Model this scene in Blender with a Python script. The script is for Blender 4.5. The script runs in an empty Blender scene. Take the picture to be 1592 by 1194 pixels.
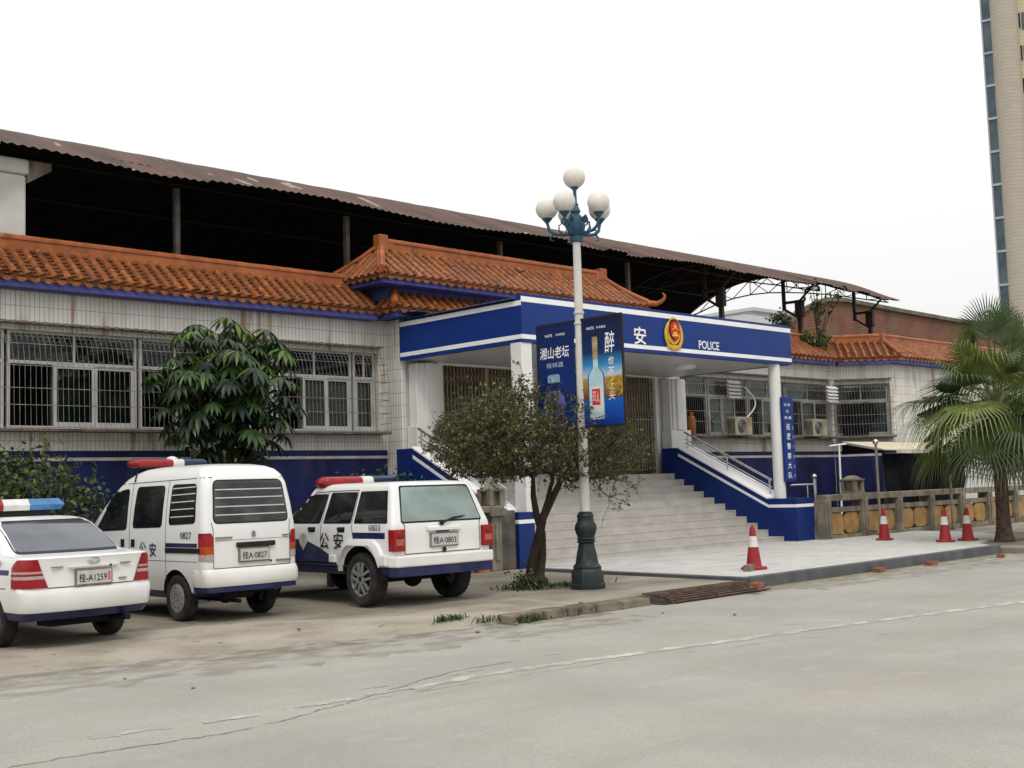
import bpy, bmesh, math, random
import numpy as np
from mathutils import Vector, Matrix
R = math.radians
random.seed(7)
S = bpy.context.scene
col = S.collection

# ------------------------------------------------------------------ camera
YAW, PITCH, ROLL, FPX, EYE = R(45.48257), R(4.84596), R(-1.84263), 1889.5, 1.6
def cam_axes():
    f = Vector((math.cos(YAW)*math.cos(PITCH), math.sin(YAW)*math.cos(PITCH), math.sin(PITCH)))
    r = Vector((math.sin(YAW), -math.cos(YAW), 0)); u = r.cross(f)
    c, s = math.cos(ROLL), math.sin(ROLL)
    return c*r+s*u, -s*r+c*u, f
AR, AU, AF = cam_axes()
cd = bpy.data.cameras.new('camera'); cam = bpy.data.objects.new('camera', cd); col.objects.link(cam)
cd.sensor_width = 36; cd.lens = 36*FPX/1592; cd.clip_start = .1; cd.clip_end = 5000
cam.matrix_world = Matrix(((AR.x, AU.x, -AF.x, 0), (AR.y, AU.y, -AF.y, 0), (AR.z, AU.z, -AF.z, EYE), (0, 0, 0, 1)))
S.camera = cam

# ------------------------------------------------------------------ light: overcast
SUN_EL, SUN_AZ = R(52), R(215)          # azimuth clockwise from +Y
w = bpy.data.worlds.new('World'); S.world = w; w.use_nodes = True
nt = w.node_tree; nt.nodes.clear()
sky = nt.nodes.new('ShaderNodeTexSky'); sky.sky_type = 'NISHITA'; sky.sun_disc = False
sky.sun_elevation = SUN_EL; sky.sun_rotation = SUN_AZ; sky.dust_density = 6; sky.air_density = 1.2
b1 = nt.nodes.new('ShaderNodeBackground'); b1.inputs[1].default_value = .08
b2 = nt.nodes.new('ShaderNodeBackground'); b2.inputs[0].default_value = (1, .995, .985, 1); b2.inputs[1].default_value = 1
mx = nt.nodes.new('ShaderNodeMixShader'); mx.inputs[0].default_value = .85
wo = nt.nodes.new('ShaderNodeOutputWorld')
nt.links.new(sky.outputs[0], b1.inputs[0]); nt.links.new(b1.outputs[0], mx.inputs[1])
nt.links.new(b2.outputs[0], mx.inputs[2]); nt.links.new(mx.outputs[0], wo.inputs[0])
tcw = nt.nodes.new('ShaderNodeTexCoord'); sxw = nt.nodes.new('ShaderNodeSeparateXYZ'); mrw = nt.nodes.new('ShaderNodeMapRange')   # overcast dome: brighter overhead
mrw.inputs[1].default_value = 0; mrw.inputs[2].default_value = .9; mrw.inputs[3].default_value = .89; mrw.inputs[4].default_value = 1.75
nt.links.new(tcw.outputs['Generated'], sxw.inputs[0]); nt.links.new(sxw.outputs[2], mrw.inputs[0]); nt.links.new(mrw.outputs[0], b2.inputs[1])
sd = bpy.data.lights.new('sun', 'SUN'); sd.energy = 1.0; sd.angle = R(12); sd.color = (1, .95, .87)
sun = bpy.data.objects.new('sun', sd); col.objects.link(sun)
sdir = Vector((math.sin(SUN_AZ)*math.cos(SUN_EL), math.cos(SUN_AZ)*math.cos(SUN_EL), math.sin(SUN_EL)))
sun.rotation_euler = sdir.to_track_quat('Z', 'Y').to_euler()
S.view_settings.view_transform = 'Standard'; S.view_settings.look = 'None'
S.view_settings.exposure = .08; S.view_settings.gamma = 1

# ------------------------------------------------------------------ helpers
def V(*a): return Vector(a)
def ray(px, py): return AF + AR*((px-796)/FPX) + AU*((597-py)/FPX)
def atY(px, py, Y):
    d = ray(px, py); return V(0, 0, EYE) + d*(Y/d.y)
def atZ(px, py, Z=0.):
    d = ray(px, py); return V(0, 0, EYE) + d*((Z-EYE)/d.z)

_m = {}
def mat(name, c, rough=.6, var=.12, scale=6., bump=0., metal=0., spec=.22, c2=None, coat=0., stretch=(1, 1, 1), bscale=None, detail=6., lo=.35, hi=.65, ior=1.5):
    if name in _m: return _m[name]
    m = bpy.data.materials.new(name); m.use_nodes = True; n = m.node_tree.nodes; l = m.node_tree.links
    p = n['Principled BSDF']
    p.inputs['Roughness'].default_value = rough; p.inputs['Metallic'].default_value = metal
    p.inputs['Specular IOR Level'].default_value = spec; p.inputs['IOR'].default_value = ior
    p.inputs['Coat Weight'].default_value = coat; p.inputs['Coat Roughness'].default_value = .06
    tc = n.new('ShaderNodeTexCoord'); mp = n.new('ShaderNodeMapping'); mp.inputs['Scale'].default_value = stretch
    l.new(tc.outputs['Object'], mp.inputs[0])
    nz = n.new('ShaderNodeTexNoise'); nz.inputs['Scale'].default_value = scale; nz.inputs['Detail'].default_value = detail
    l.new(mp.outputs[0], nz.inputs['Vector'])
    rp = n.new('ShaderNodeValToRGB'); rp.color_ramp.elements[0].position = lo; rp.color_ramp.elements[1].position = hi
    a = [max(0, x*(1-var)) for x in c]; b = list(c2) if c2 else [min(1, x*(1+var)) for x in c]
    if c2: a = list(c)
    rp.color_ramp.elements[0].color = (*a, 1); rp.color_ramp.elements[1].color = (*b, 1)
    l.new(nz.outputs['Fac'], rp.inputs[0]); l.new(rp.outputs[0], p.inputs['Base Color'])
    if bump:
        bn = n.new('ShaderNodeTexNoise'); bn.inputs['Scale'].default_value = bscale or scale*6; bn.inputs['Detail'].default_value = 4
        l.new(mp.outputs[0], bn.inputs['Vector'])
        bp = n.new('ShaderNodeBump'); bp.inputs['Strength'].default_value = bump; bp.inputs['Distance'].default_value = .02
        l.new(bn.outputs['Fac'], bp.inputs['Height']); l.new(bp.outputs[0], p.inputs['Normal'])
    m['p'] = 1; _m[name] = m
    return m
def nodes_of(m): return m.node_tree.nodes, m.node_tree.links
def mixin(m, fac_socket, colr):
    """mix a further flat colour over a material's base colour by a factor socket"""
    n, l = nodes_of(m); p = n['Principled BSDF']; src = p.inputs['Base Color'].links[0].from_socket
    x = n.new('ShaderNodeMix'); x.data_type = 'RGBA'
    l.new(fac_socket, x.inputs[0]); l.new(src, x.inputs[6])
    if isinstance(colr, (tuple, list)): x.inputs[7].default_value = (*colr, 1)
    else: l.new(colr, x.inputs[7])
    l.new(x.outputs[2], p.inputs['Base Color'])
def noise_fac(m, scale, stretch, lo, hi, detail=5, seed=0.):
    n, l = nodes_of(m)
    tc = n.new('ShaderNodeTexCoord'); mp = n.new('ShaderNodeMapping'); mp.inputs['Scale'].default_value = stretch; mp.inputs['Location'].default_value = (seed, seed, seed)
    nz = n.new('ShaderNodeTexNoise'); nz.inputs['Scale'].default_value = scale; nz.inputs['Detail'].default_value = detail
    mr = n.new('ShaderNodeMapRange'); mr.inputs[1].default_value = lo; mr.inputs[2].default_value = hi
    l.new(tc.outputs['Object'], mp.inputs[0]); l.new(mp.outputs[0], nz.inputs['Vector']); l.new(nz.outputs['Fac'], mr.inputs[0])
    return mr.outputs[0]
def zrange(m, z0, z1):
    n, l = nodes_of(m); tc = n.new('ShaderNodeTexCoord'); sx = n.new('ShaderNodeSeparateXYZ'); mr = n.new('ShaderNodeMapRange')
    mr.inputs[1].default_value = z0; mr.inputs[2].default_value = z1
    l.new(tc.outputs['Object'], sx.inputs[0]); l.new(sx.outputs[2], mr.inputs[0]); return mr.outputs[0]
def mul(m, a, b):
    n, l = nodes_of(m); x = n.new('ShaderNodeMath'); x.operation = 'MULTIPLY'; l.new(a, x.inputs[0])
    if isinstance(b, float): x.inputs[1].default_value = b
    else: l.new(b, x.inputs[1])
    return x.outputs[0]
def grid_mat(name, c, grout, bw, bh, mortar, rough=.35, rot=False, var=.05, stain=None, offset=0.):
    """tiles/bricks laid in the vertical plane; works on walls along X and along Y"""
    if name in _m: return _m[name]
    m = mat(name, c, rough=rough, var=var, scale=1.3)
    n, l = nodes_of(m)
    tc = n.new('ShaderNodeTexCoord'); sx = n.new('ShaderNodeSeparateXYZ'); ad = n.new('ShaderNodeMath'); cb = n.new('ShaderNodeCombineXYZ')
    l.new(tc.outputs['Object'], sx.inputs[0]); l.new(sx.outputs[0], ad.inputs[0]); l.new(sx.outputs[1], ad.inputs[1])
    l.new(ad.outputs[0], cb.inputs[0]); l.new(sx.outputs[2], cb.inputs[1])
    br = n.new('ShaderNodeTexBrick'); br.offset = offset; br.inputs['Scale'].default_value = 1
    br.inputs['Brick Width'].default_value = bw; br.inputs['Row Height'].default_value = bh; br.inputs['Mortar Size'].default_value = mortar
    br.inputs['Mortar Smooth'].default_value = .3
    l.new(cb.outputs[0], br.inputs['Vector'])
    mixin(m, br.outputs['Fac'], grout)
    return m

class MB:
    def __init__(s): s.v = []; s.f = []; s.mi = []; s.cur = 0
    def add(s, vs, fs):
        o = len(s.v); s.v += [tuple(x) for x in vs]
        for f in fs: s.f.append([i+o for i in f]); s.mi.append(s.cur)
        return s
    def poly(s, *pts): return s.add(pts, [list(range(len(pts)))])
    def box(s, x0, x1, y0, y1, z0, z1):
        v = [(x, y, z) for z in (z0, z1) for y in (y0, y1) for x in (x0, x1)]
        return s.add(v, [(0, 2, 3, 1), (4, 5, 7, 6), (0, 1, 5, 4), (2, 6, 7, 3), (0, 4, 6, 2), (1, 3, 7, 5)])
    def prism(s, pts, ex):
        n = len(pts); ex = Vector(ex); v = [Vector(p) for p in pts]; v += [p+ex for p in v]
        return s.add(v, [list(range(n))[::-1], list(range(n, 2*n))] + [(i, (i+1) % n, n+(i+1) % n, n+i) for i in range(n)])
    def bar(s, a, b, wx, wz=None, up=(0, 0, 1)):
        a, b = Vector(a), Vector(b); d = (b-a).normalized(); up = Vector(up)
        if abs(d.dot(up)) > .98: up = V(0, 1, 0)
        x = d.cross(up).normalized(); y = x.cross(d).normalized(); wz = wz or wx
        q = [x*(i*wx/2)+y*(j*wz/2) for i, j in ((-1, -1), (1, -1), (1, 1), (-1, 1))]
        v = [a+k for k in q]+[b+k for k in q]
        return s.add(v, [(3, 2, 1, 0), (4, 5, 6, 7)]+[(i, (i+1) % 4, 4+(i+1) % 4, 4+i) for i in range(4)])
    def path(s, pts, r, n=8, cap=True, up=(0, 0, 1)):
        pts = [Vector(p) for p in pts]; N = len(pts)
        if not isinstance(r, (list, tuple)): r = [r]*N
        rings = []; px = None
        for i in range(N):
            d = (pts[min(i+1, N-1)]-pts[max(i-1, 0)])
            if d.length < 1e-9: d = V(0, 0, 1)
            d.normalize()
            u = px if px is not None else (V(1, 0, 0) if abs(d.x) < .9 else V(0, 1, 0))
            x = (u-d*u.dot(d)); 
            if x.length < 1e-6: x = d.orthogonal()
            x.normalize(); px = x; y = d.cross(x)
            rings.append([pts[i]+(x*math.cos(t)+y*math.sin(t))*r[i] for t in [2*math.pi*k/n for k in range(n)]])
        v = [p for q in rings for p in q]; f = []
        for i in range(N-1):
            for k in range(n): f.append((i*n+k, i*n+(k+1) % n, (i+1)*n+(k+1) % n, (i+1)*n+k))
        if cap: f.append(list(range(n))[::-1]); f.append([(N-1)*n+k for k in range(n)])
        return s.add(v, f)
    def lathe(s, prof, c=(0, 0, 0), n=16, axis='z', cap=True, rot=0.):
        c = Vector(c); v = []
        for r, h in prof:
            for k in range(n):
                t = 2*math.pi*k/n+rot; a, b = r*math.cos(t), r*math.sin(t)
                v.append(c+(V(a, b, h) if axis == 'z' else V(h, a, b) if axis == 'x' else V(b, h, a)))
        f = []; N = len(prof)
        for i in range(N-1):
            for k in range(n): f.append((i*n+k, i*n+(k+1) % n, (i+1)*n+(k+1) % n, (i+1)*n+k))
        if cap: f.append(list(range(n))[::-1]); f.append([(N-1)*n+k for k in range(n)])
        return s.add(v, f)
    def sphere(s, c, r, n=16, m=10, sc=(1, 1, 1)):
        prof = [(max(1e-4, math.sin(math.pi*i/m)), -math.cos(math.pi*i/m)) for i in range(m+1)]
        c = Vector(c); o = len(s.v); s.lathe(prof, (0, 0, 0), n)
        for i in range(o, len(s.v)): x = s.v[i]; s.v[i] = (c.x+x[0]*r*sc[0], c.y+x[1]*r*sc[1], c.z+x[2]*r*sc[2])
        return s
    def gridf(s, rows, closed=False):
        o = len(s.v); n = len(rows[0])
        vs = [p for q in rows for p in q]; f = []
        for i in range(len(rows)-1):
            for k in range(n if closed else n-1): f.append((i*n+k, i*n+(k+1) % n, (i+1)*n+(k+1) % n, (i+1)*n+k))
        return s.add(vs, f)
    def xform(s, M, start=0):
        for i in range(start, len(s.v)): s.v[i] = tuple(M @ Vector(s.v[i]))
        return s
    def build(s, name, m, parent=None, local=False, smooth=None, bevel=0, recalc=False):
        off = V(0, 0, 0)
        if parent is not None and not local: off = rootloc(parent)
        me = bpy.data.meshes.new(name)
        me.from_pydata([(x-off.x, y-off.y, z-off.z) for x, y, z in s.v], [], s.f)
        for mm in (m if isinstance(m, (list, tuple)) else [m]): me.materials.append(mm)
        if isinstance(m, (list, tuple)): me.polygons.foreach_set('material_index', s.mi)
        if recalc or smooth is not None:
            bm = bmesh.new(); bm.from_mesh(me)
            if recalc: bmesh.ops.recalc_face_normals(bm, faces=bm.faces)
            if smooth is not None:
                for f in bm.faces: f.smooth = True
                for e in bm.edges:
                    e.smooth = len(e.link_faces) == 2 and e.calc_face_angle(3.) < R(smooth)
            bm.to_mesh(me); bm.free()
        o = bpy.data.objects.new(name, me); col.objects.link(o)
        if parent is not None: o.parent = parent
        if bevel:
            b = o.modifiers.new('bevel', 'BEVEL'); b.width = bevel; b.segments = 2; b.limit_method = 'ANGLE'; b.angle_limit = R(40)
        return o
def rootloc(o):
    while o.parent is not None: o = o.parent
    return Vector(o.location)
def tag(o, label=None, cat=None, group=None, kind=None):
    if label: o['label'] = label
    if cat: o['category'] = cat
    if group: o['group'] = group
    if kind: o['kind'] = kind
    return o
def thing(name, label, cat, loc=(0, 0, 0), rz=0, group=None, scale=1):
    o = bpy.data.objects.new(name, None); col.objects.link(o); o.empty_display_size = .3
    o.location = loc; o.rotation_euler = (0, 0, rz); o.scale = (scale,)*3
    return tag(o, label, cat, group)
def struct(o): o['kind'] = 'structure'; return o
def dup(root, loc, rz, label, group=None):
    r = root.copy(); col.objects.link(r); r.location = loc; r.rotation_euler = (0, 0, rz); r['label'] = label
    if group: r['group'] = group
    for ch in list(root.children):
        c = ch.copy(); col.objects.link(c); c.parent = r
        for g in ch.children:
            d = g.copy(); col.objects.link(d); d.parent = c
    return r
def text(s, c, right, up, h, m, parent, name='lettering', width=None, local=False, ext=.003, bold=0., shear=0.):
    """flat raised letters centred on c, cap height h, lying in the plane right x up"""
    cu = bpy.data.curves.new('t', 'FONT'); cu.body = s; cu.extrude = 0; cu.offset = bold; cu.shear = shear; cu.resolution_u = 3
    to = bpy.data.objects.new('t', cu); col.objects.link(to)
    dg = bpy.context.evaluated_depsgraph_get(); dg.update()
    me = bpy.data.meshes.new_from_object(to.evaluated_get(dg))
    bpy.data.objects.remove(to); bpy.data.curves.remove(cu)
    vs = [v.co.copy() for v in me.vertices]; fs = [list(p.vertices) for p in me.polygons]; bpy.data.meshes.remove(me)
    mb = MB()
    if vs:
        x0, x1 = min(v.x for v in vs), max(v.x for v in vs); y0, y1 = min(v.y for v in vs), max(v.y for v in vs)
        k = h/max(1e-6, y1-y0); kx = (width/(x1-x0)) if width else k
        c, right, up = Vector(c), Vector(right).normalized(), Vector(up).normalized()
        mb.add([c+right*((v.x-(x0+x1)/2)*kx)+up*((v.y-(y0+y1)/2)*k) for v in vs], fs)
    return mb.build(name, m, parent, local=local)

# ------------------------------------------------------------------ materials
M_road = mat('road_concrete', (.312, .298, .268), .85, .10, .55, .35, bscale=45, detail=9)
mixin(M_road, noise_fac(M_road, 70, (1, 1, 1), .52, .75, 3), (.205, .195, .17))
mixin(M_road, mul(M_road, noise_fac(M_road, .35, (1, 2.5, 1), .5, .72), .6), (.29, .265, .22))
mixin(M_road, mul(M_road, noise_fac(M_road, 3.2, (1, 1, 1), .58, .7, 8, 3.), .35), (.37, .358, .33))
mixin(M_road, mul(M_road, noise_fac(M_road, 1.3, (.12, 2.2, 1), .55, .75, 5, 6.), .35), (.24, .228, .205))
mixin(M_road, mul(M_road, noise_fac(M_road, 190, (1, 1, 1), .55, .7, 2, 2.), .5), (.17, .16, .145))
M_pave = mat('pavement_concrete', (.215, .19, .15), .9, .22, .9, .5, bscale=30, detail=9)
mixin(M_pave, noise_fac(M_pave, .5, (1, 1.6, 1), .48, .66, 7, 4.), (.30, .275, .23))
mixin(M_pave, noise_fac(M_pave, 6, (1, 1, 1), .62, .72, 5, 9.), (.12, .105, .08))
M_ramp = mat('ramp_concrete', (.30, .27, .22), .9, .15, .9, .4, bscale=30, detail=9)
mixin(M_ramp, noise_fac(M_ramp, 1.4, (1, 1, 1), .5, .68, 8, 2.), (.215, .185, .14))
mixin(M_ramp, noise_fac(M_ramp, 9, (1, 1, 1), .64, .72, 4, 7.), (.14, .12, .09))
M_apron = mat('new_concrete', (.455, .445, .425), .75, .07, 1.2, .2, bscale=30)
mixin(M_apron, noise_fac(M_apron, 1.6, (1, 3.5, 1), .54, .72, 6), (.31, .305, .29))
M_kerb = mat('kerb_grey', (.095, .098, .105), .8, .2, 2.5, .3)
M_kerb2 = mat('old_kerb', (.15, .128, .095), .9, .35, 3., .5)
M_line = mat('worn_line', (.50, .48, .42), .8, .1, 3)
M_tile = grid_mat('white_strip_tile', (.66, .64, .60), (.21, .20, .19), .088, .27, .0055, .35)
mixin(M_tile, mul(M_tile, noise_fac(M_tile, 1.4, (2.2, 2.2, .25), .50, .74), .75), (.36, .32, .255))
mixin(M_tile, mul(M_tile, noise_fac(M_tile, 1.1, (3.5, 3.5, .35), .60, .70, 3, 5.), .8), (.25, .13, .05))
M_navy = mat('navy_wall_paint', (.009, .013, .068), .55, .3, 1.2)
mixin(M_navy, mul(M_navy, noise_fac(M_navy, 1.6, (1.5, 1.5, .4), .55, .75), .5), (.05, .045, .065))
M_blue = mat('canopy_blue', (.006, .031, .185), .42, .08, 1.2)
mixin(M_blue, mul(M_blue, noise_fac(M_blue, 1.5, (2.5, 2.5, .25), .52, .75, 5), .35), (.016, .034, .13))
M_blue2 = mat('stair_blue', (.005, .022, .135), .5, .14, 2)
mixin(M_blue2, mul(M_blue2, noise_fac(M_blue2, 2.5, (1.5, 1.5, .6), .55, .75, 6), .4), (.03, .035, .09))
M_white = mat('white_paint', (.70, .695, .68), .5, .06, 1.5)
M_stripe = mat('stripe_white', (.80, .80, .80), .45, .04, 2)
M_tileroof = mat('glazed_roof_tile', (.275, .088, .027), .42, .3, 2.2, .15, c2=(.12, .040, .018), detail=8, lo=.3, hi=.75)
mixin(M_tileroof, noise_fac(M_tileroof, 9, (1, 1, 1), .52, .72, 3), (.36, .148, .05))
mixin(M_tileroof, mul(M_tileroof, noise_fac(M_tileroof, 5, (1, 1, 1), .62, .78, 4, 2.), .75), (.07, .035, .02))
mixin(M_tileroof, mul(M_tileroof, noise_fac(M_tileroof, .9, (1, 1, 1), .5, .7, 5, 8.), .55), (.10, .05, .028))
M_ridge = mat('glazed_ridge', (.30, .092, .03), .4, .25, 2.5, .1)
mixin(M_ridge, mul(M_ridge, noise_fac(M_ridge, 4, (1, 1, 1), .58, .75, 4, 2.), .7), (.09, .045, .02))
M_pan = mat('roof_pan', (.13, .045, .018), .6, .4, 4)
M_eave = mat('eave_blue', (.07, .08, .27), .6, .2, 2)
M_rust = mat('rusty_sheet', (.115, .066, .05), .75, .3, .8, .2, c2=(.06, .04, .036), stretch=(2, .4, 1))
mixin(M_rust, noise_fac(M_rust, 1.3, (1.9, .10, 1), .67, .69, 2, 1.), (.27, .22, .19))
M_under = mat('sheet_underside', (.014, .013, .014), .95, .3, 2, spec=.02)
M_steel_dk = mat('dark_steel', (.05, .036, .032), .6, .35, 5)
M_steel_br = mat('brown_steel', (.12, .10, .09), .6, .25, 5)
M_steel = mat('bright_steel', (.62, .62, .62), .25, .06, 6, metal=1)
M_alu = mat('window_alu', (.42, .415, .40), .45, .1, 3)
M_bar = mat('grille_bar', (.185, .17, .155), .5, .35, 6)
M_room = mat('dark_room', (.035, .035, .036), .9, .2, 2)
M_curt = mat('green_curtain', (.055, .085, .072), .9, .15, 3)
M_curt2 = mat('grey_curtain', (.085, .083, .07), .9, .2, 3)
M_teal = mat('teal_blind', (.15, .21, .21), .8, .1, 2)
M_gate = mat('gate_bronze', (.30, .245, .175), .45, .25, 5, metal=.3)
M_step = mat('step_stone', (.405, .385, .355), .55, .10, 2.2)
mixin(M_step, mul(M_step, noise_fac(M_step, 2.5, (1, 1, 1), .5, .75, 6, 3.), .4), (.33, .30, .26))
M_step2 = mat('riser_stone', (.43, .41, .385), .6, .09, 2.2)
mixin(M_step2, mul(M_step2, noise_fac(M_step2, 2.2, (1, 1, .4), .5, .75, 6, 3.), .4), (.32, .295, .26))
M_soffit = grid_mat('soffit_panel', (.50, .50, .49), (.36, .36, .35), .25, 50, .006)
M_grey_conc = mat('weathered_concrete', (.20, .175, .135), .9, .3, 2.5, .4)
mixin(M_grey_conc, mul(M_grey_conc, noise_fac(M_grey_conc, 3, (2, 2, .5), .52, .72, 5), .75), (.08, .072, .06))
M_yel = mat('ochre_panel', (.34, .205, .08), .8, .2, 3.5, .2)
mixin(M_yel, mul(M_yel, noise_fac(M_yel, 6, (1, 1, 1), .55, .75, 5), .5), (.15, .105, .06))
M_black = mat('black_plastic', (.015, .015, .016), .5, .2, 5)
M_tarp = mat('black_tarp', (.007, .007, .009), .8, .4, 2.5, .3, bscale=5, spec=.05)
M_beige = mat('beige_awning', (.55, .49, .36), .7, .1, 2)
def glass_mat(name, tint, refl=.09, tr=.55):
    m = bpy.data.materials.new(name); m.use_nodes = True; n, l = nodes_of(m); n.clear()
    o = n.new('ShaderNodeOutputMaterial'); t = n.new('ShaderNodeBsdfTransparent'); t.inputs[0].default_value = (*tint, 1)
    g = n.new('ShaderNodeBsdfGlossy'); g.inputs['Roughness'].default_value = .04; x = n.new('ShaderNodeMixShader')
    lw = n.new('ShaderNodeLayerWeight'); lw.inputs[0].default_value = .25
    mr = n.new('ShaderNodeMapRange'); mr.inputs[3].default_value = refl; mr.inputs[4].default_value = .28
    l.new(lw.outputs['Fresnel'], mr.inputs[0]); l.new(mr.outputs[0], x.inputs[0])
    l.new(t.outputs[0], x.inputs[1]); l.new(g.outputs[0], x.inputs[2]); l.new(x.outputs[0], o.inputs[0]); return m
M_glass = glass_mat('window_glass', (.50, .57, .55), .03)

def worn(name, c, scale, lo, hi, stretch=(1, 1, 1), rough=.85):
    """thin paint or dirt that covers the surface below only in patches"""
    m = mat(name, c, rough, .15, 4); n, l = nodes_of(m); p = n['Principled BSDF']; out = n['Material Output']
    f = noise_fac(m, scale, stretch, lo, hi, 8, 1.7); t = n.new('ShaderNodeBsdfTransparent'); x = n.new('ShaderNodeMixShader')
    l.new(f, x.inputs[0]); l.new(t.outputs[0], x.inputs[1]); l.new(p.outputs[0], x.inputs[2]); l.new(x.outputs[0], out.inputs[0]); return m
# ------------------------------------------------------------------ ground
def front_edge(x): return 11.25 + max(0, 10.5-x)*.19 if x > 4 else 12.49+(4-x)*.04
rd = random.Random(3)
mb = MB(); mb.poly((-900, -900, -.2), (1500, -900, -.2), (1500, 1500, -.2), (-900, 1500, -.2))
struct(mb.build('ground', M_pave))
mb = MB()
mb.poly((-80, -40, -.12), (200, -40, -.12), (200, 14.5, -.12), (-80, 14.5, -.12))
struct(mb.build('road', M_road))
mb = MB(); rows = []
xs = [-60, -30, -15, -8, -4, 0, 2, 3, 4]+[4+.2*i for i in range(1, 42)]+[12.4]
def edgepts(x):
    n = .05*math.sin(x*3.1)+.04*math.sin(x*7.7+1)+rd.uniform(-.03, .03)
    e = front_edge(x)+n; wd = .12 + max(0, min(1, (10.3-x)/1.6))*1.25
    t = max(0, min(1, (11.3-x)/1.6)); g = -.055*t*t*(3-2*t)
    return [(x, e-.05, -.135), (x, e+wd*.35, -.095), (x, e+wd*.75, -.03+g*.6), (x, e+wd, g), (x, e+wd+1.2, g), (x, 24, g)]
E_ = [edgepts(x) for x in xs]; mb.cur = 1; mb.gridf([r_[:5] for r_ in E_]); mb.cur = 0; mb.gridf([r_[4:] for r_ in E_])
mb.poly((12.4, 11.3, 0), (16.35, 11.3, 0), (16.35, 24, 0), (12.4, 24, 0))
mb.poly((12.4, 11.3, -.14), (16.35, 11.3, -.14), (16.35, 11.3, 0), (12.4, 11.3, 0))
mb.poly((16.35, 12.6, 0), (120, 12.6, 0), (120, 60, 0), (16.35, 60, 0))
mb.box(25.32, 120, 10.55, 12.6, -.14, -.002)
mb.poly((-60, 24, 0), (16.35, 24, 0), (16.35, 60, 0), (-60, 60, 0))
struct(mb.build('pavement', [M_pave, M_ramp], smooth=40))
# kerb stones left of the grate
mb = MB(); x = 10.75
while x < 13.4:
    l_ = rd.uniform(.42, .62); x1 = min(x+l_, 13.5)
    a = rd.uniform(-.02, .02)
    mb.prism([(x, 11.05+a, -.13), (x1-.02, 11.05+a+rd.uniform(-.02, .02), -.13), (x1-.02, 11.34, -.13), (x, 11.34, -.13)], (0, .02, .12+rd.uniform(-.02, .015)))
    x = x1
struct(mb.build('kerb', M_kerb2, bevel=.02))
# white forecourt slab with grey edge
AP = .05
mb = MB()
edge = [(16.34, 11.42), (25.2, 11.42), (25.5, 11.6), (26.2, 12.2), (29.5, 12.9), (31, 14.5), (31.5, 16.4), (26.9, 16.4), (26.7, 17.06), (17.2, 17.06), (16.72, 16.45)]
mb.prism([(x, y, -.14) for x, y in edge], (0, 0, .14+AP))
struct(mb.build('forecourt', M_apron, bevel=.012))
mb = MB()
mb.box(16.2, 25.3, 11.25, 11.41, -.14, AP+.012); mb.box(25.32, 60, 10.38, 10.54, -.14, .004)
mb.prism([(16.16, 11.25, -.05), (16.33, 11.425, -.05), (16.70, 16.45, -.05), (16.53, 16.45, -.05)], (0, 0, AP+.055))
struct(mb.build('kerb', M_kerb, bevel=.012))
# worn dirt margin lines, road seam and paint dashes
def strip(pts, wd, z, name, m, jag=.3, n=60):
    mb = MB(); P = [Vector((*p, z)) for p in pts]; L = [0]
    for a, b in zip(P, P[1:]): L.append(L[-1]+(b-a).length)
    rows = []; r_ = random.Random(len(pts)+int(wd*1000))
    for i in range(n+1):
        t = L[-1]*i/n; k = max(j for j in range(len(L)-1) if L[j] <= t+1e-9)
        u = (t-L[k])/(L[k+1]-L[k]); p = P[k].lerp(P[k+1], u); d = (P[k+1]-P[k]).normalized(); q = V(-d.y, d.x, 0)
        wa = wd/2*(1+r_.uniform(-jag, jag)); wb = wd/2*(1+r_.uniform(-jag, jag)); s_ = r_.uniform(-jag, jag)*wd*.4
        rows.append([p+q*(wa+s_), p-q*(wb-s_)])
    mb.gridf(rows); return struct(mb.build(name, m))
def zp(*q): return [atZ(x, y, -.12).xy for x, y in q]
M_line = worn('faded_line', (.40, .385, .34), 3.2, .22, .56, (1, 2.5, 1))
M_dash = worn('faded_dash', (.38, .37, .335), 6, .36, .62)
strip(zp((640, 1072), (740, 1051), (860, 1034), (1000, 1015), (1160, 993), (1320, 971), (1460, 953), (1592, 936), (1800, 900)), .15, -.116, 'road_line', M_line, .35, 140)
for a, b, wd in (((136, 1148), (186, 1143), .13), ((186, 1141), (268, 1132), .10), ((316, 1124), (400, 1112), .09), ((425, 1106), (548, 1087), .10), ((570, 1081), (640, 1070), .09), ((560, 1071), (600, 1066), .08), ((700, 1050), (748, 1040), .07), ((840, 1020), (872, 1016), .06)):
    strip(zp(a, b), wd, -.115, 'road_marking', M_dash, .4, 24)
M_crack2 = worn('thin_crack', (.19, .178, .15), 3, .3, .6)
M_crack3 = worn('hair_crack', (.23, .215, .185), 3, .42, .7)
def crack(pts, wd, m, seed):
    r_ = random.Random(seed); q = []
    for (ax, ay), (bx, by) in zip(pts, pts[1:]):
        for i in range(8):
            t = i/8; q.append((ax+(bx-ax)*t+r_.uniform(-4, 4), ay+(by-ay)*t+r_.uniform(-.9, .9)))
    q.append(pts[-1]); strip(zp(*q), wd, -.1172+seed*.0001, 'road_crack', m, .7, len(q)*3)
crack([(15, 1193), (180, 1166), (352, 1141), (452, 1117), (548, 1091), (628, 1066), (693, 1046), (800, 1028)], .028, M_crack2, 1)
crack([(560, 1090), (800, 1052), (1000, 1022), (1250, 992), (1600, 975)], .016, M_crack3, 2)
crack([(930, 962), (1150, 975), (1400, 962), (1620, 975)], .02, M_crack3, 4)
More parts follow.
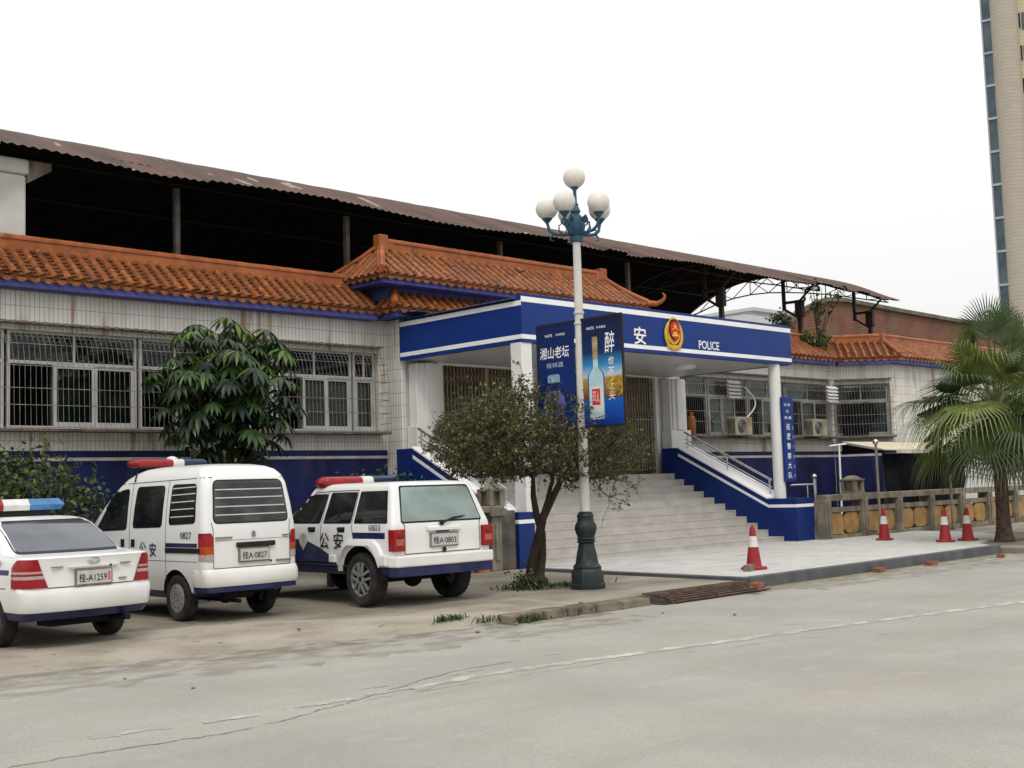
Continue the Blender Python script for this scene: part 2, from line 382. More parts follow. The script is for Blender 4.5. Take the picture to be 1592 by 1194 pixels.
# dirt lying along the road edge
M_dirt = worn('edge_dirt', (.235, .205, .155), 2.2, .42, .74, (1, 1.5, 1))
M_dirt2 = worn('edge_dust', (.285, .262, .215), 2.0, .44, .80, (1, 1.6, 1))
strip([(x, front_edge(x)-.18) for x in (-10, -4, 0, 2, 4, 6, 8, 10, 11, 12.4)], .55, -.1178, 'edge_dirt', M_dirt, .3, 160)
strip([(x, front_edge(x)-.75) for x in (-10, -4, 0, 2, 4, 6, 8, 10, 11, 12.4)], 1.3, -.1188, 'edge_dust', M_dirt2, .3, 120)
strip([(15.8, 11.0), (17, 11.05), (20, 11.05), (25, 11.0)], .5, -.1178, 'edge_dirt', worn('edge_dirt_yellow', (.29, .245, .17), 2.2, .36, .72, (1, 1.5, 1)), .3, 120)
strip([(16.5, 10.7), (20, 10.6), (26, 10.1)], 1.1, -.1188, 'edge_dust', M_dirt2, .3, 100)
# small stones and litter
r_ = random.Random(77)
for k in range(16):
    x = r_.uniform(3.5, 15); y = front_edge(x)+r_.uniform(-2.5, 2.0); z = -.118 if y < front_edge(x) else -.05
    q = r_.uniform(.012, .035); mb = MB(); mb.sphere((0, 0, 0), q, 7, 5, (1.3, 1, .6)); o = mb.build('pebble', mat('stone_bit', (.16, .13, .10), .9, .4, 9)); o.location = (x, y, z+q*.4)
    tag(o, 'small dark stone lying on the road or dirt in front of the parked cars', 'stone', 'pebbles scattered before the cars')

# steel ramp grate
g = thing('drain_grate', 'rusty steel bar grate ramp between road and kerb', 'grate', (14.8, 11.05, -.12))
M_rbar = mat('rusty_bar', (.085, .055, .04), .8, .4, 8, .3)
mb = MB()
for i in range(8):
    t = i/7; y = 10.84+.40*t; z = -.09+.115*math.sin(t*math.pi/2)
    mb.path([(13.55+.25*(1-t)**2+.145*k+(0 if k else rd.uniform(-.06, .02)), y+rd.uniform(-.01, .01), z) for k in range(17)], .014, 6)
for x in (13.75, 14.3, 14.85, 15.4, 15.85):
    mb.path([(x, 10.84+.40*t/4, -.115+.11*math.sin(t/4*math.pi/2)) for t in range(5)], .016, 6)
mb.build('bars', M_rbar, g, smooth=50)
mb = MB(); mb.prism([(13.55, 10.86, -.119), (16.05, 10.86, -.119), (16.05, 11.29, -.119), (13.55, 11.29, -.119)], (0, 0, .012)); mb.build('gutter_bed', mat('gutter_dirt', (.06, .048, .036), .95, .4, 5), g)

# ------------------------------------------------------------------ police station
YG, YP = 21.57, 21.07                   # wing front, pavilion front
st = thing('police_station', 'long white tiled police station with orange glazed tile eaves and navy base', 'building', (22, YG, 0))
def wall_with_hole(mb, x0, x1, y, z0, z1, hx0, hx1, hz0, hz1, th=.24):
    mb.box(x0, x1, y, y+th, z0, hz0); mb.box(x0, x1, y, y+th, hz1, z1)
    mb.box(x0, hx0, y, y+th, hz0, hz1); mb.box(hx1, x1, y, y+th, hz0, hz1)
LX0, LX1, RX0, RX1 = 3., 17.22, 27.3, 36.28
WB, WE = V(36.28, 21.57, 0), V(37.68, 20.08, 0)      # the right wing turns towards the street here, then runs on
WD = (WE-WB).normalized(); WL = (WE-WB).length; WI = V(-WD.y, WD.x, 0)
MS = Matrix(((WD.x, WI.x, 0, WB.x-WI.x*YG), (WD.y, WI.y, 0, WB.y-WI.y*YG), (0, 0, 1, 0), (0, 0, 0, 1)))
def put(mb, M):
    if M is not None: mb.xform(M)
    return mb
WZ0, WZ1 = 2.93, 4.70
mb = MB()
wall_with_hole(mb, LX0, LX1, YG, 0, 5.45, 4, 17.0, WZ0, WZ1)
mb.build('wall', M_tile, st)
mb = MB(); wall_with_hole(mb, RX0, RX1, YG, 0, 5.45, 27.5, 36.2, WZ0, WZ1-.02); mb.build('wall', M_tile, st)
mb = MB(); wall_with_hole(mb, .0, WL, YG, 0, 5.45, .04, WL-.1, WZ0, WZ1-.02); o = mb.build('wall', M_tile, st, local=True); o.matrix_local = Matrix.Translation(-Vector(st.location)) @ MS
mb = MB(); mb.box(.0, WL, YG-.004, YG, 0, 2.26); mb.box(.0, WL, YG-.004, YG, 2.33, 2.45); put(mb, MS).build('painted_band', M_navy, st)
mb = MB(); mb.box(.0, WL, YG-.007, YG-.0041, 2.26, 2.33); put(mb, MS).build('painted_stripe', mat('dull_white', (.5, .49, .46), .6, .15, 3), st)
mb = MB(); mb.box(WE.x, 47, WE.y, WE.y+.24, 0, 5.45); mb.build('wall', M_tile, st)
mb = MB(); mb.box(LX0, RX1+6, 24.6, 24.8, 0, 5.4); mb.box(LX0, RX1+6, YG+.25, 24.6, 5.2, 5.42); mb.box(LX0, RX1+6, YG+.25, 24.6, 1.6, 1.8)
for x in (LX0, 10.2, 14.6, 17.3, 27.2, 32, 36.4, 47): mb.box(x-.06, x+.06, YG+.3, 24.55, 1.85, 5.15)
mb.build('interior', M_room, st)
# painted bands proud of the tile
for xa, xb, z0, z1, z2 in ((LX0, 17.2, 2.335, 2.395, 2.52), (27.4, 36.25, 2.26, 2.33, 2.45)):
    mb = MB(); mb.box(xa, xb, YG-.004, YG, -.1, z2); mb.build('painted_band', M_navy, st)
    mb = MB(); mb.box(xa, xb, YG-.007, YG-.0041, z0, z1); mb.build('painted_stripe', mat('dull_white', (.5, .49, .46), .6, .15, 3), st)

def window(x0, x1, y, kinds, zs=4.13, M=None, fm=None):
    """aluminium window: transom row over sliding sashes; kinds = list of sash types"""
    mb = MB(); f = .05
    mb.box(x0, x1, y, y+.07, WZ0, WZ0+f); mb.box(x0, x1, y, y+.07, WZ1-f, WZ1); mb.box(x0+f, x1-f, y-.004, y+.074, zs-.03, zs+.03)
    mb.box(x0, x0+f, y, y+.07, WZ0+f, WZ1-f); mb.box(x1-f, x1, y, y+.07, WZ0+f, WZ1-f)
    xm = (x0+x1)/2; mb.box(xm-.02, xm+.02, y+.002, y+.06, zs+.03, WZ1-f)
    n = len(kinds); ww = (x1-x0-2*f)/n
    gl = MB(); cu = {}
    gl.box(x0+f, xm-.02, y+.03, y+.036, zs+.03, WZ1-f); gl.box(xm+.02, x1-f, y+.03, y+.036, zs+.03, WZ1-f)
    for i, k in enumerate(kinds):
        a, b = x0+f+i*ww, x0+f+(i+1)*ww
        if k != 'o':
            yy = y-.01 if i % 2 else y+.012
            mb.box(a, a+.06, yy, yy+.03, WZ0+f, zs-.03); mb.box(b-.06, b, yy, yy+.03, WZ0+f, zs-.03)
            mb.box(a+.06, b-.06, yy, yy+.03, WZ0+f, WZ0+f+.07); mb.box(a+.06, b-.06, yy, yy+.03, zs-.09, zs-.03)
            gl.box(a+.06, b-.06, yy+.012, yy+.018, WZ0+f+.07, zs-.09)
        if k in 'gct':
            c = cu.setdefault(k, MB()); N = int((b-a)/.03)
            c.gridf([[(a+(b-a)*j/N, y+.16+.025*math.sin(j*1.3)+.012*math.sin(j*3.1), z) for j in range(N+1)] for z in (WZ0, WZ1-.1)])
    o = put(mb, M).build('window', fm or M_alu, st); put(gl, M).build('pane', M_glass, o)
    for k, c in cu.items(): put(c, M).build('curtain', {'g': M_curt, 'c': M_curt2, 't': M_teal}[k], o, smooth=60)
for x0, x1, k in ((4.05, 6.3, 'oc'), (6.35, 8.64, 'co'), (8.70, 11.18, 'ogg'), (11.24, 12.75, 'oc'), (12.80, 14.28, 'gg'), (14.34, 16.30, 'occ'), (16.36, 16.96, 'c')):
    window(x0, x1, YG+.10, k)
M_alu2 = mat('dull_alu', (.24, .235, .22), .5, .2, 3)
for x0, x1, k in ((27.55, 29.4, 'goo'), (29.46, 31.5, 'cgo'), (31.56, 33.6, 'ogc'), (33.66, 36.18, 'occ')): window(x0, x1, YG+.10, k, fm=M_alu2)
window(.05, WL-.12, YG+.10, 'tt', M=MS, fm=M_alu2)
# security grille cages
def grille(x0, x1, M=None):
    mb = MB(); p = .098; n = int((x1-x0)/p); y = YG-.02
    for i in range(n+1):
        x = x0+(x1-x0)*i/n
        mb.path([(x, y-.02, 4.80), (x, y-.24, 4.42), (x, y-.33, 4.02), (x, y-.34, 3.5), (x, y-.36, 2.92), (x, y, 2.91)], .0046, 4, False)
    for z, dy in ((4.80, .02), (4.42, .24), (4.02, .33), (3.62, .34), (3.32, .345), (2.92, .36)): mb.bar((x0, y-dy, z), (x1, y-dy, z), .012)
    for x in (x0, x1):
        for z, dy in ((4.42, .24), (4.02, .33), (3.62, .34), (3.32, .345), (2.92, .36), (3.1, .35), (3.8, .335), (4.2, .28)): mb.bar((x, y-dy, z), (x, y, z), .014)
    for i in range(n):
        x = x0+(x1-x0)*(i+.5)/n
        for z, dy in (((4.52, .185), (4.10, .315)) if i % 2 else ((4.52, .185),)):
            mb.path([(x+.049*math.cos(t), y-dy, z+.049*math.sin(t)) for t in [k*math.pi/4 for k in range(9)]], .0034, 3, False)
    put(mb, M).build('window_grille', M_bar, st)
    mb = MB(); N = int((x1-x0)/.05)
    mb.gridf([[(x0+(x1-x0)*j/N, yy, zz+.012*math.sin(j*1.6)) for j in range(N+1)] for yy, zz in ((YG-.004, 4.86), (YG-.2, 4.80))]); put(mb, M).build('grille_hood', mat('rusty_hood', (.13, .10, .085), .8, .35, 4), st)
    mb = MB(); mb.box(x0, x1, YG-.40, YG-.01, 2.855, 2.90); put(mb, M).build('grille_ledge', mat('dirty_ledge', (.10, .08, .065), .85, .4, 3), st)
grille(4.0, 17.02); grille(27.55, 36.12); grille(.10, WL-.06, MS)

# --- glazed tile roofs
def tile_slope(mb, pan, E0, u, L, s, hipL=0., hipR=0., pitch=.25, rr=.072, sl=.27):
    """rows of barrel tiles: eave from E0 along u for L, slope vector s up to the ridge; hips cut the upper corners"""
    E0, u, s = Vector(E0), Vector(u).normalized(), Vector(s); SL = s.length; sn = s.normalized(); nrm = u.cross(sn).normalized()
    if nrm.z < 0: nrm = -nrm
    n = max(1, round(L/pitch)); p = L/n
    pl = [E0, E0+u*L, E0+u*(L-hipR)+s, E0+u*hipL+s]
    pan.prism([q-nrm*.06 for q in pl], nrm*.055)
    r_ = random.Random(int(L*100))
    for i in range(n):
        d = p*(i+.5); tm = 1.
        if hipL > 0 and d < hipL: tm = d/hipL
        if hipR > 0 and L-d < hipR: tm = min(tm, (L-d)/hipR)
        lenr = SL*tm; base = E0+u*(d+r_.uniform(-.012, .012)); k = max(1, int(lenr/sl+.5))
        rows = []
        for j in range(k):
            t0, t1 = lenr*j/k, lenr*(j+1)/k; lift = r_.uniform(0, .004) if r_.random() < .96 else r_.uniform(.01, .03)
            for t, q in ((t0-.01, rr), (t1, rr*.93)):
                c = base+sn*t+nrm*(.006+lift)
                rows.append([c+u*(q*math.cos(a))+nrm*(q*math.sin(a)) for a in [math.pi*m/6 for m in range(7)]])
        mb.gridf(rows)
        # round end cap with a rim, and the drip tile between
        c = base-sn*.015+nrm*.012
        for q, o in ((rr*1.12, .0), (rr*.8, .018)):
            ring = [c-sn*(.012-o)+u*(q*math.cos(a))+nrm*(q*math.sin(a)) for a in [2*math.pi*m/12 for m in range(12)]]
            if o == 0: r0 = ring
            else: mb.add(r0+ring, [(m, (m+1) % 12, 12+(m+1) % 12, 12+m) for m in range(12)]+[list(range(12, 24))])
        c2 = base+u*(p/2)-sn*.02-nrm*.01
        ring = [c2+u*(p*.40*math.cos(a))-V(0, 0, 1)*(.085*math.sin(a)) for a in [math.pi*m/6 for m in range(7)]]
        mb.add(ring, [list(range(7))])
        for j in range(int(lenr/.13)):        # lapped pan tiles
            t = .13*j; h = .03
            a0 = base+u*(p*.22)+sn*t; b0 = base+u*(p*.78)+sn*t
            pan.add([a0+nrm*.035, (a0+b0)/2+nrm*.012, b0+nrm*.035, b0+sn*.13, (a0+b0)/2+sn*.13-nrm*.004, a0+sn*.13], [(0, 1, 4, 5), (1, 2, 3, 4)])
def roof(slopes, name='tile_roof'):
    mb, pan = MB(), MB()
    for a in slopes: tile_slope(mb, pan, *a[0], **(a[1] if len(a) > 1 else {}))
    o = mb.build(name, M_tileroof, st, smooth=45); pan.build('roof_bed', M_pan, o); return o
def ridge(o, pts, wd=.13, h=.2, curl=None):
    mb = MB(); P = [Vector(p) for p in pts]
    for a, b in zip(P, P[1:]):
        mb.bar(a+V(0, 0, h*.42), b+V(0, 0, h*.42), wd, h); mb.bar(a+V(0, 0, h*.98), b+V(0, 0, h*.98), wd*1.35, .05)
        L = (b-a).length; n = max(1, int(L/.22))
        dn = (b-a).normalized(); n = max(1, int(L/.3))
        for i in range(n):
            c = a.lerp(b, i/n)+V(0, 0, h*1.02); d = a.lerp(b, (i+1)/n)+V(0, 0, h*1.02); mb.path([c-dn*.01, c+dn*.03, d+dn*.01], [wd*.56, wd*.53, wd*.5], 10)
    if curl:
        for c, d in curl:
            c, d = Vector(c), Vector(d); z = V(0, 0, 1)
            mb.path([c, c+d*.25-z*.03, c+d*.36+z*.02, c+d*.45+z*.09, c+d*.47+z*.18, c+d*.41+z*.25], [.085, .07, .06, .045, .035, .018], 8)
    mb.build('roof_ridge', M_ridge, o, smooth=50)
SV = (0, .84, .66)
EY, EZ = YG-.42, 5.60
r = roof([(((LX0, EY, EZ), (1, 0, 0), 16.72-LX0, SV), dict(hipR=-.35))])
ridge(r, [(LX0, EY+.84, EZ+.64), (17.0, EY+.84, EZ+.64)])
EB, EE = V(36.10, EY, EZ-.1), V(37.50, 19.66, EZ-.1); ED = (EE-EB).normalized(); EI = V(-ED.y, ED.x, 0); EL = (EE-EB).length; up_ = V(0, 0, .66)
r = roof([(((27.0, EY, EZ-.1), (1, 0, 0), 9.1, SV), dict(hipR=-.36)), ((tuple(EB), tuple(ED), EL, tuple(EI*.84+up_)), dict(hipL=-.36, hipR=.36)), ((tuple(EE), (1, 0, 0), 9.5, SV), dict(hipL=.36))])
ra, rb, rc = V(36.46, EY+.84, EZ+.54), V(37.865, EE.y+.84, EZ+.54), V(47, EE.y+.84, EZ+.54)
ridge(r, [(27.0, EY+.84, EZ+.54), ra, rb, rc]); ridge(r, [rb, EE+V(0, 0, .03)], wd=.11, h=.1)
mb = MB(); mb.box(rb.x-.09, rb.x+.12, rb.y-.09, rb.y+.1, EZ+.5, EZ+.82); mb.build('ridge_finial', M_ridge, r, bevel=.02)
mb = MB(); q0, q1 = EB+EI*.06, EE+EI*.06; mb.prism([q0-V(0, 0, .19), q1-V(0, 0, .19), q1+EI*.355-V(0, 0, .19), q0+EI*.355-V(0, 0, .19)], (0, 0, .15)); mb.build('eave_board', M_eave, st)
for q in ((LX0, 16.75, EY+.06, YG-.001, 5.41, 5.56), (27.2, 36.0, EY+.06, YG-.001, 5.31, 5.46), (37.56, 47, EE.y+.06, WE.y-.001, 5.31, 5.46)):
    mb = MB(); mb.box(*q); mb.build('eave_board', M_eave, st)
mb = MB(); mb.box(LX0, 16.9, EY+.86, EY+1.0, 5.45, 6.2); mb.box(27.2, 36.5, EY+.86, EY+1.0, 5.4, 6.1); mb.box(37.95, 47, EE.y+.86, EE.y+1.0, 5.4, 6.1); mb.box(37.2, 47, EE.y+1.0, EY+1., 5.44, 5.49); mb.box(LX0, 47, EY+1.0, 26, 5.43, 5.5); mb.build('parapet', M_grey_conc, st)
# pavilion: skirt roof, blue band, hipped upper roof
SK = (0, .62, .5)
r = roof([(((16.75, 20.62, 5.62), (1, 0, 0), 10.75, SK), dict(hipL=.5, hipR=.5)), (((16.75, 21.45, 5.62), (0, -1, 0), .83, (.5, 0, .5)), dict(hipR=.62))])
ridge(r, [(17.25, 21.24, 6.12), (16.75, 20.62, 5.62)], wd=.11, h=.10); ridge(r, [(17.25, 21.24, 6.08), (27.0, 21.24, 6.08)], wd=.09, h=.06)
UX0, UX1, UY0, UY1, UZ = 16.38, 25.50, 20.60, 22.80, 6.33
hL, hR, rh = .87, .62, .80
r = roof([(((UX0, UY0, UZ), (1, 0, 0), UX1-UX0, (0, 1.1, rh)), dict(hipL=hL, hipR=hR)),
          (((UX0, UY1, UZ), (0, -1, 0), UY1-UY0, (hL, 0, rh)), dict(hipL=1.1, hipR=1.1)),
          (((UX1, UY0, UZ), (0, 1, 0), UY1-UY0, (-hR, 0, rh)), dict(hipL=1.1, hipR=1.1)),
          (((UX1, UY1, UZ), (-1, 0, 0), UX1-UX0, (0, -1.1, rh)), dict(hipL=hR, hipR=hL))])
A, B = V(UX0+hL, 21.7, UZ+rh), V(UX1-hR, 21.7, UZ+rh)
ridge(r, [A, B], wd=.15, h=.2)
for top, bot in ((A, V(UX0, UY0, UZ)), (A, V(UX0, UY1, UZ)), (B, V(UX1, UY0, UZ)), (B, V(UX1, UY1, UZ))):
    d = bot-top; d.z = 0; d.normalize(); c = [(bot+V(0, 0, .10), d)] if (bot.x > 20 or bot.y > 21) else None
    ridge(r, [top, top.lerp(bot, .35)-V(0, 0, .04), top.lerp(bot, .7)-V(0, 0, .03), bot+V(0, 0, .02)], wd=.12, h=.13, curl=c)
mb = MB()
for p in (A, B): mb = MB(); mb.box(p.x-.13, p.x+.13, 21.58, 21.82, p.z-.1, p.z+.34); k_ = .2 if p is A else -.2; mb.box(p.x-.10+k_, p.x+.10+k_, 21.6, 21.8, p.z, p.z+.24); mb.build('ridge_finial', M_ridge, r, bevel=.02)
mb = MB(); mb.box(UX0+.1, UX1-.1, UY0+.08, UY1-.08, 6.16, UZ-.03); mb.box(17.0, 25.9, 21.12, 22.4, 5.9, 6.16); mb.box(16.85, 27.2, 20.72, YP-.01, 5.44, 5.58); mb.box(16.85, 17.1, YP-.01, 21.45, 5.44, 5.58)
mb.build('eave_board', M_eave, st)
# pavilion walls, pilasters, gates
mb = MB(); mb.box(17.22, 17.36, YP, YG+.2, 0, 5.44); mb.build('wall', M_tile, st)
G1, G2 = (18.47, 21.35), (22.25, 26.22); GZ = 4.47
mb = MB()
mb.box(17.37, G1[0]-.14, YP+.02, YP+.34, 0, 5.4); mb.box(G1[1]+.14, G2[0]-.14, YP+.02, YP+.34, 0, 5.4); mb.box(G2[1]+.14, 27.38, YP+.02, YP+.34, 0, 5.4)
mb.box(G1[0]-.14, G1[1]+.14, YP+.02, YP+.34, GZ+.12, 5.4); mb.box(G2[0]-.14, G2[1]+.14, YP+.02, YP+.34, GZ+.12, 5.4)
mb.build('wall', mat('grey_white_wall', (.42, .42, .40), .6, .08, 2), st)
mb = MB()
for g0, g1 in (G1, G2):
    mb.box(g0-.139, g0, YP-.02, YP+.2, 1.84, GZ+.119); mb.box(g1, g1+.139, YP-.02, YP+.2, 1.84, GZ+.119); mb.box(g0, g1, YP-.02, YP+.2, GZ, GZ+.119)
mb.build('door_frame', M_white, st)
for x0, x1 in ((17.38, 18.22), (26.45, 27.34)):
    mb = MB(); c = (x0+x1)/2; hw = (x1-x0)/2
    mb.box(x0, x1, YP-.34, YP+.01, 2.52, 3.02)
    mb.box(x0+.08, x1-.08, YP-.27, YP+.01, 3.02, 4.44)
    for q in (.16, .30): mb.box(x0+q, x1-q, YP-.27-.05*(q > .2)-.04, YP-.27, 3.02, 4.44)
    mb.build('pilaster', M_white, st, bevel=.015)
    mb = MB(); mb.box(x0-.01, x1+.01, YP-.36, YP+.01, 0, 2.28); mb.box(x0-.01, x1+.01, YP-.36, YP+.01, 2.36, 2.52); mb.build('pilaster_base', M_blue2, st)
    mb = MB(); mb.box(x0-.012, x1+.012, YP-.364, YP+.01, 2.28, 2.36); mb.build('painted_stripe', M_stripe, st)
for g0, g1 in (G1, G2):
    mb = MB(); n = int((g1-g0)/.11); y = YP+.08
    for i in range(n+1):
        x = g0+(g1-g0)*i/n; mb.box(x-.012, x+.012, y, y+.03, 1.86, GZ-.02)
        if i < n:
            x2 = g0+(g1-g0)*(i+1)/n
            for z in (2.05, 2.75, 3.45, 4.05):
                mb.bar((x, y-.012, z), (x2, y-.012, z+.27), .016, .008); mb.bar((x2, y-.022, z), (x, y-.022, z+.27), .016, .008)
    mb.bar((g0, y-.03, 1.95), (g1, y-.03, 1.95), .03); mb.bar((g0, y-.03, 3.32), (g1, y-.03, 3.32), .02); mb.box((g0+g1)/2-.05, (g0+g1)/2+.05, y-.04, y+.04, 1.86, GZ-.02)
    o = mb.build('folding_gate', M_gate, st)
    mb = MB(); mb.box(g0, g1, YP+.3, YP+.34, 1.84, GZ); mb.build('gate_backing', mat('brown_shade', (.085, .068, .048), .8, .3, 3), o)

# --- canopy
cx0, cx1, cy0 = 17.2, 27.0, 17.16
can = thing('entrance_canopy', 'flat blue canopy with two white stripes and police lettering over the steps', 'canopy', (22, 19, 0))
mb = MB(); mb.box(cx0, cx1, cy0, cy0+.16, 4.50, 5.50); mb.box(cx0, cx0+.14, cy0+.16, YP-.03, 4.50, 5.38); mb.box(cx1-.14, cx1, cy0+.16, 20.6, 4.50, 5.38)
mb.build('fascia', M_blue, can)
mb = MB()
for z0, z1, z2, z3 in ((5.33, 5.44, 5.255, 5.355), (4.575, 4.665, 4.575, 4.665)):
    mb.box(cx0-.003, cx1+.003, cy0-.003, cy0, z0, z1)
    mb.box(cx0-.003, cx0, cy0, YP-.04, z2, z3); mb.box(cx1, cx1+.003, cy0, 20.5, z2, z3)
mb.build('painted_stripe', M_stripe, can)
mb = MB(); mb.box(cx0+.14, cx1-.14, cy0+.16, YP-.02, 4.505, 4.56); mb.build('soffit', M_soffit, can)
mb = MB(); mb.box(cx0+.141, cx1-.141, cy0+.161, cy0+.30, 4.34, 4.504); mb.box(cx1-.29, cx1-.141, cy0+.30, YP-.4, 4.34, 4.504); mb.box(cx0+.141, cx0+.29, cy0+.30, YP-.4, 4.34, 4.504); mb.build('soffit_beam', M_white, can) if False else None
mb = MB(); N = 60
mb.gridf([[(cx0-.10+.30*i, y, 5.40+.012*i+.018*math.sin(j*1.9)) for j, y in enumerate([cy0+.17+(YP-.3-cy0)*k/150 for k in range(151)])] for i in range(5)])
mb.build('corrugated_sheet', mat('dark_blue_sheet', (.03, .04, .09), .5, .2, 3), can)
mb = MB(); mb.gridf([[(17.05+.22*i, YP-1.05+.16*j, 5.47+.02*math.sin(i*4+j)+.015*j) for j in range(6)] for i in range(4)]); mb.build('flashing_sheet', mat('sky_blue_sheet', (.05, .24, .58), .5, .15, 4), can)
for x in (17.33, 26.42):
    mb = MB()
    mb.lathe([(.15, 1.0), (.15, 4.52)], (x, 17.33, 0), 24) if x > 20 else mb.box(x-.15, x+.15, 17.18, 17.48, 1.0, 4.502)
    mb.build('column', M_white, can, smooth=40)
mb = MB(); mb.lathe([(.02, 4.505), (.27, 4.50), (.26, 4.44), (.18, 4.40), (.01, 4.385)], (24.4, 18.6, 0), 24)
mb.build('ceiling_light', mat('lamp_glass', (.75, .75, .73), .3, .03, 2), can, smooth=50)
FX, FZ = V(1, 0, 0), V(0, 0, 1)
text('公', (20.06, cy0-.004, 4.86), FX, FZ, .40, M_stripe, can, width=.42, bold=.012); text('安', (20.92, cy0-.004, 4.87), FX, FZ, .40, M_stripe, can, width=.42, bold=.012)
text('POLICE', (23.47, cy0-.004, 4.80), FX, FZ, .20, M_stripe, can, width=.80, bold=.012)
# badge: gold wheat wreath, dark blue shield rim, red shield, gold star and gate
M_gold = mat('gold', (.62, .36, .03), .4, .15, 8); M_red = mat('badge_red', (.55, .025, .015), .4, .08, 6)
bx, bz = 22.10, 4.98
bad = MB()
def shield(sc, y, d):
    pts = [(0, .335), (.12, .30), (.19, .20), (.20, .02), (.13, -.12), (0, -.2), (-.13, -.12), (-.20, .02), (-.19, .20), (-.12, .30)]
    return [(bx+a*sc, y, bz+.02+b*sc) for a, b in pts], (0, -d, 0)
for s_ in (-1, 1):
    for i in range(13):
        t = i/12; a = math.pi*(-.5)+s_*t*2.35; q = .285+.02*math.sin(t*3)
        c = V(bx+q*math.cos(a)*.97, cy0-.03, bz-.02+q*math.sin(a)*1.1); d = V(-math.sin(a)*s_, 0, math.cos(a)*s_).lerp(V(math.cos(a), 0, math.sin(a)), .35).normalized()
        o_ = len(bad.v); bad.sphere((0, 0, 0), .07, 8, 6, (.55, .4, 1.0))
        bad.xform(Matrix.Translation(c) @ V(0, 0, 1).rotation_difference(d).to_matrix().to_4x4(), o_)
bad.box(bx-.24, bx+.24, cy0-.035, cy0-.002, bz-.34, bz-.25)
bad.lathe([(.24, -.03), (.24, 0)], (bx, cy0, bz), 20, 'y'); bad.prism(*shield(1.1, cy0-.03, .015))
bo = bad.build('badge', M_gold, can, smooth=40)
mb = MB(); mb.prism(*shield(.98, cy0-.046, .012)); mb.build('badge_rim', M_black, bo)
mb = MB(); mb.prism(*shield(.80, cy0-.059, .012)); mb.build('badge_shield', M_red, bo)
mb = MB()
def star(cx, cz, q, y): return [(cx+(q if k % 2 == 0 else q*.4)*math.sin(k*math.pi/5), y, cz+(q if k % 2 == 0 else q*.4)*math.cos(k*math.pi/5)) for k in range(10)]
mb.prism(star(bx, bz+.16, .07, cy0-.072), (0, -.008, 0))
for a in (-.09, -.04, .04, .09): mb.prism(star(bx+a, bz+.10-abs(a)*.2+.02, .022, cy0-.072), (0, -.008, 0))
mb.box(bx-.10, bx+.10, cy0-.08, cy0-.072, bz-.06, bz-.01); mb.box(bx-.06, bx+.06, cy0-.08, cy0-.072, bz+.0, bz+.04)
mb.build('badge_star', mat('bright_gold', (.75, .5, .06), .35, .05, 5), bo)

# --- stairs
sta = thing('entrance_stairs', 'broad pale stone stairs between navy side walls under the canopy', 'stairs', (21.6, 18.8, 0))
SX0, SX1 = 17.25, 26.02
tread = [17.02, 17.47, 17.78, 18.10, 18.42, 18.75, 19.08, 19.41, 19.73, 20.04, 20.35]; rise = 1.83/11
mb, tr = MB(), MB()
for i, y in enumerate(tread):
    z0, z1 = rise*i, rise*(i+1); yb = tread[i+1] if i < 10 else YP+.3
    x1 = 26.7 if i == 0 else SX1
    mb.box(SX0, x1 if i == 0 else SX1, y, y+.02, z0 if i else AP, z1-.03)
    tr.box(SX0, x1, y-.008, yb+.02, z1-.03, z1)
mb.build('riser', M_step2, sta); tr.build('tread', M_step, sta, bevel=.006)
def stair_wall(xa, xb, y0):
    prof = [(y0, 0), (17.45, 0), (20.75, 0), (20.75, 2.5), (20.22, 2.5), (17.46, 1.10), (y0, 1.10)]
    mb = MB(); mb.prism([(xa, y, z) for y, z in prof], (xb-xa, 0, 0)); mb.build('side_wall', M_blue2, sta)
    mb = MB(); e = .004
    for xx in ((xa-e, xa), (xb, xb+e)):
        mb.prism([(xx[0], y0, .88), (xx[0], 17.42, .88), (xx[0], 20.2, 2.28), (xx[0], 20.2, 2.36), (xx[0], 17.42, .955), (xx[0], y0, .955)], (e, 0, 0))
    mb.prism([(xa-e, y0-e, .88), (xb+e, y0-e, .88), (xb+e, y0-e, .955), (xa-e, y0-e, .955)], (0, e-.0005, 0)); mb.build('painted_stripe', M_stripe, sta)
    mb = MB(); mb.prism([(xa-.015, 17.46, 1.102), (xa-.015, 20.22, 2.502), (xa-.015, 20.22, 2.54), (xa-.015, 17.46, 1.14)], (xb-xa+.03, 0, 0)); mb.build('coping', M_stripe, sta)
    mb = MB(); xm = (xa+xb)/2; yy = (17.62, 18.9, 20.15)
    for h, r_ in ((.40, .028), (.22, .014), (.12, .014)): mb.path([(xm, 17.55, 1.16+h), (xm, 20.25, 2.53+h)], r_, 8)
    for y in yy: z = 1.14+(y-17.46)*.5072; mb.path([(xm, y, z), (xm, y, z+.42)], .022, 8)
    mb.build('handrail', M_steel, sta, smooth=50)
stair_wall(26.02, 26.80, 16.62); stair_wall(16.80, 17.24, 17.02)

# ------------------------------------------------------------------ rusty shed on the flat roof
shed = thing('steel_shed', 'open steel shed with arched rusty corrugated roof above the tiled eaves', 'shed', (24, 27, 5.5))
ARC = [(21.75, 8.02), (22.4, 8.36), (23.5, 8.87), (25, 9.36), (26.9, 9.72), (28.4, 9.74), (29.8, 9.42), (31, 8.9), (32.4, 8.0)]
def arc_at(y):
    for (a, za), (b, zb) in zip(ARC, ARC[1:]):
        if a <= y <= b: return za+(zb-za)*(y-a)/(b-a)
    return ARC[-1][1]
def arc_s(y): return (arc_at(max(21.75, y-.5))+arc_at(min(32.4, y+.5))+2*arc_at(y))/4
HX0, HX1 = 2., 41.6
rd = random.Random(11)
mb = MB(); nS = int((HX1-HX0)/.83); sheet = [(rd.uniform(-.16, .1), rd.uniform(-.05, .03)) for _ in range(nS+2)]
ys = [21.75+.36*i for i in range(30)]
cols = []
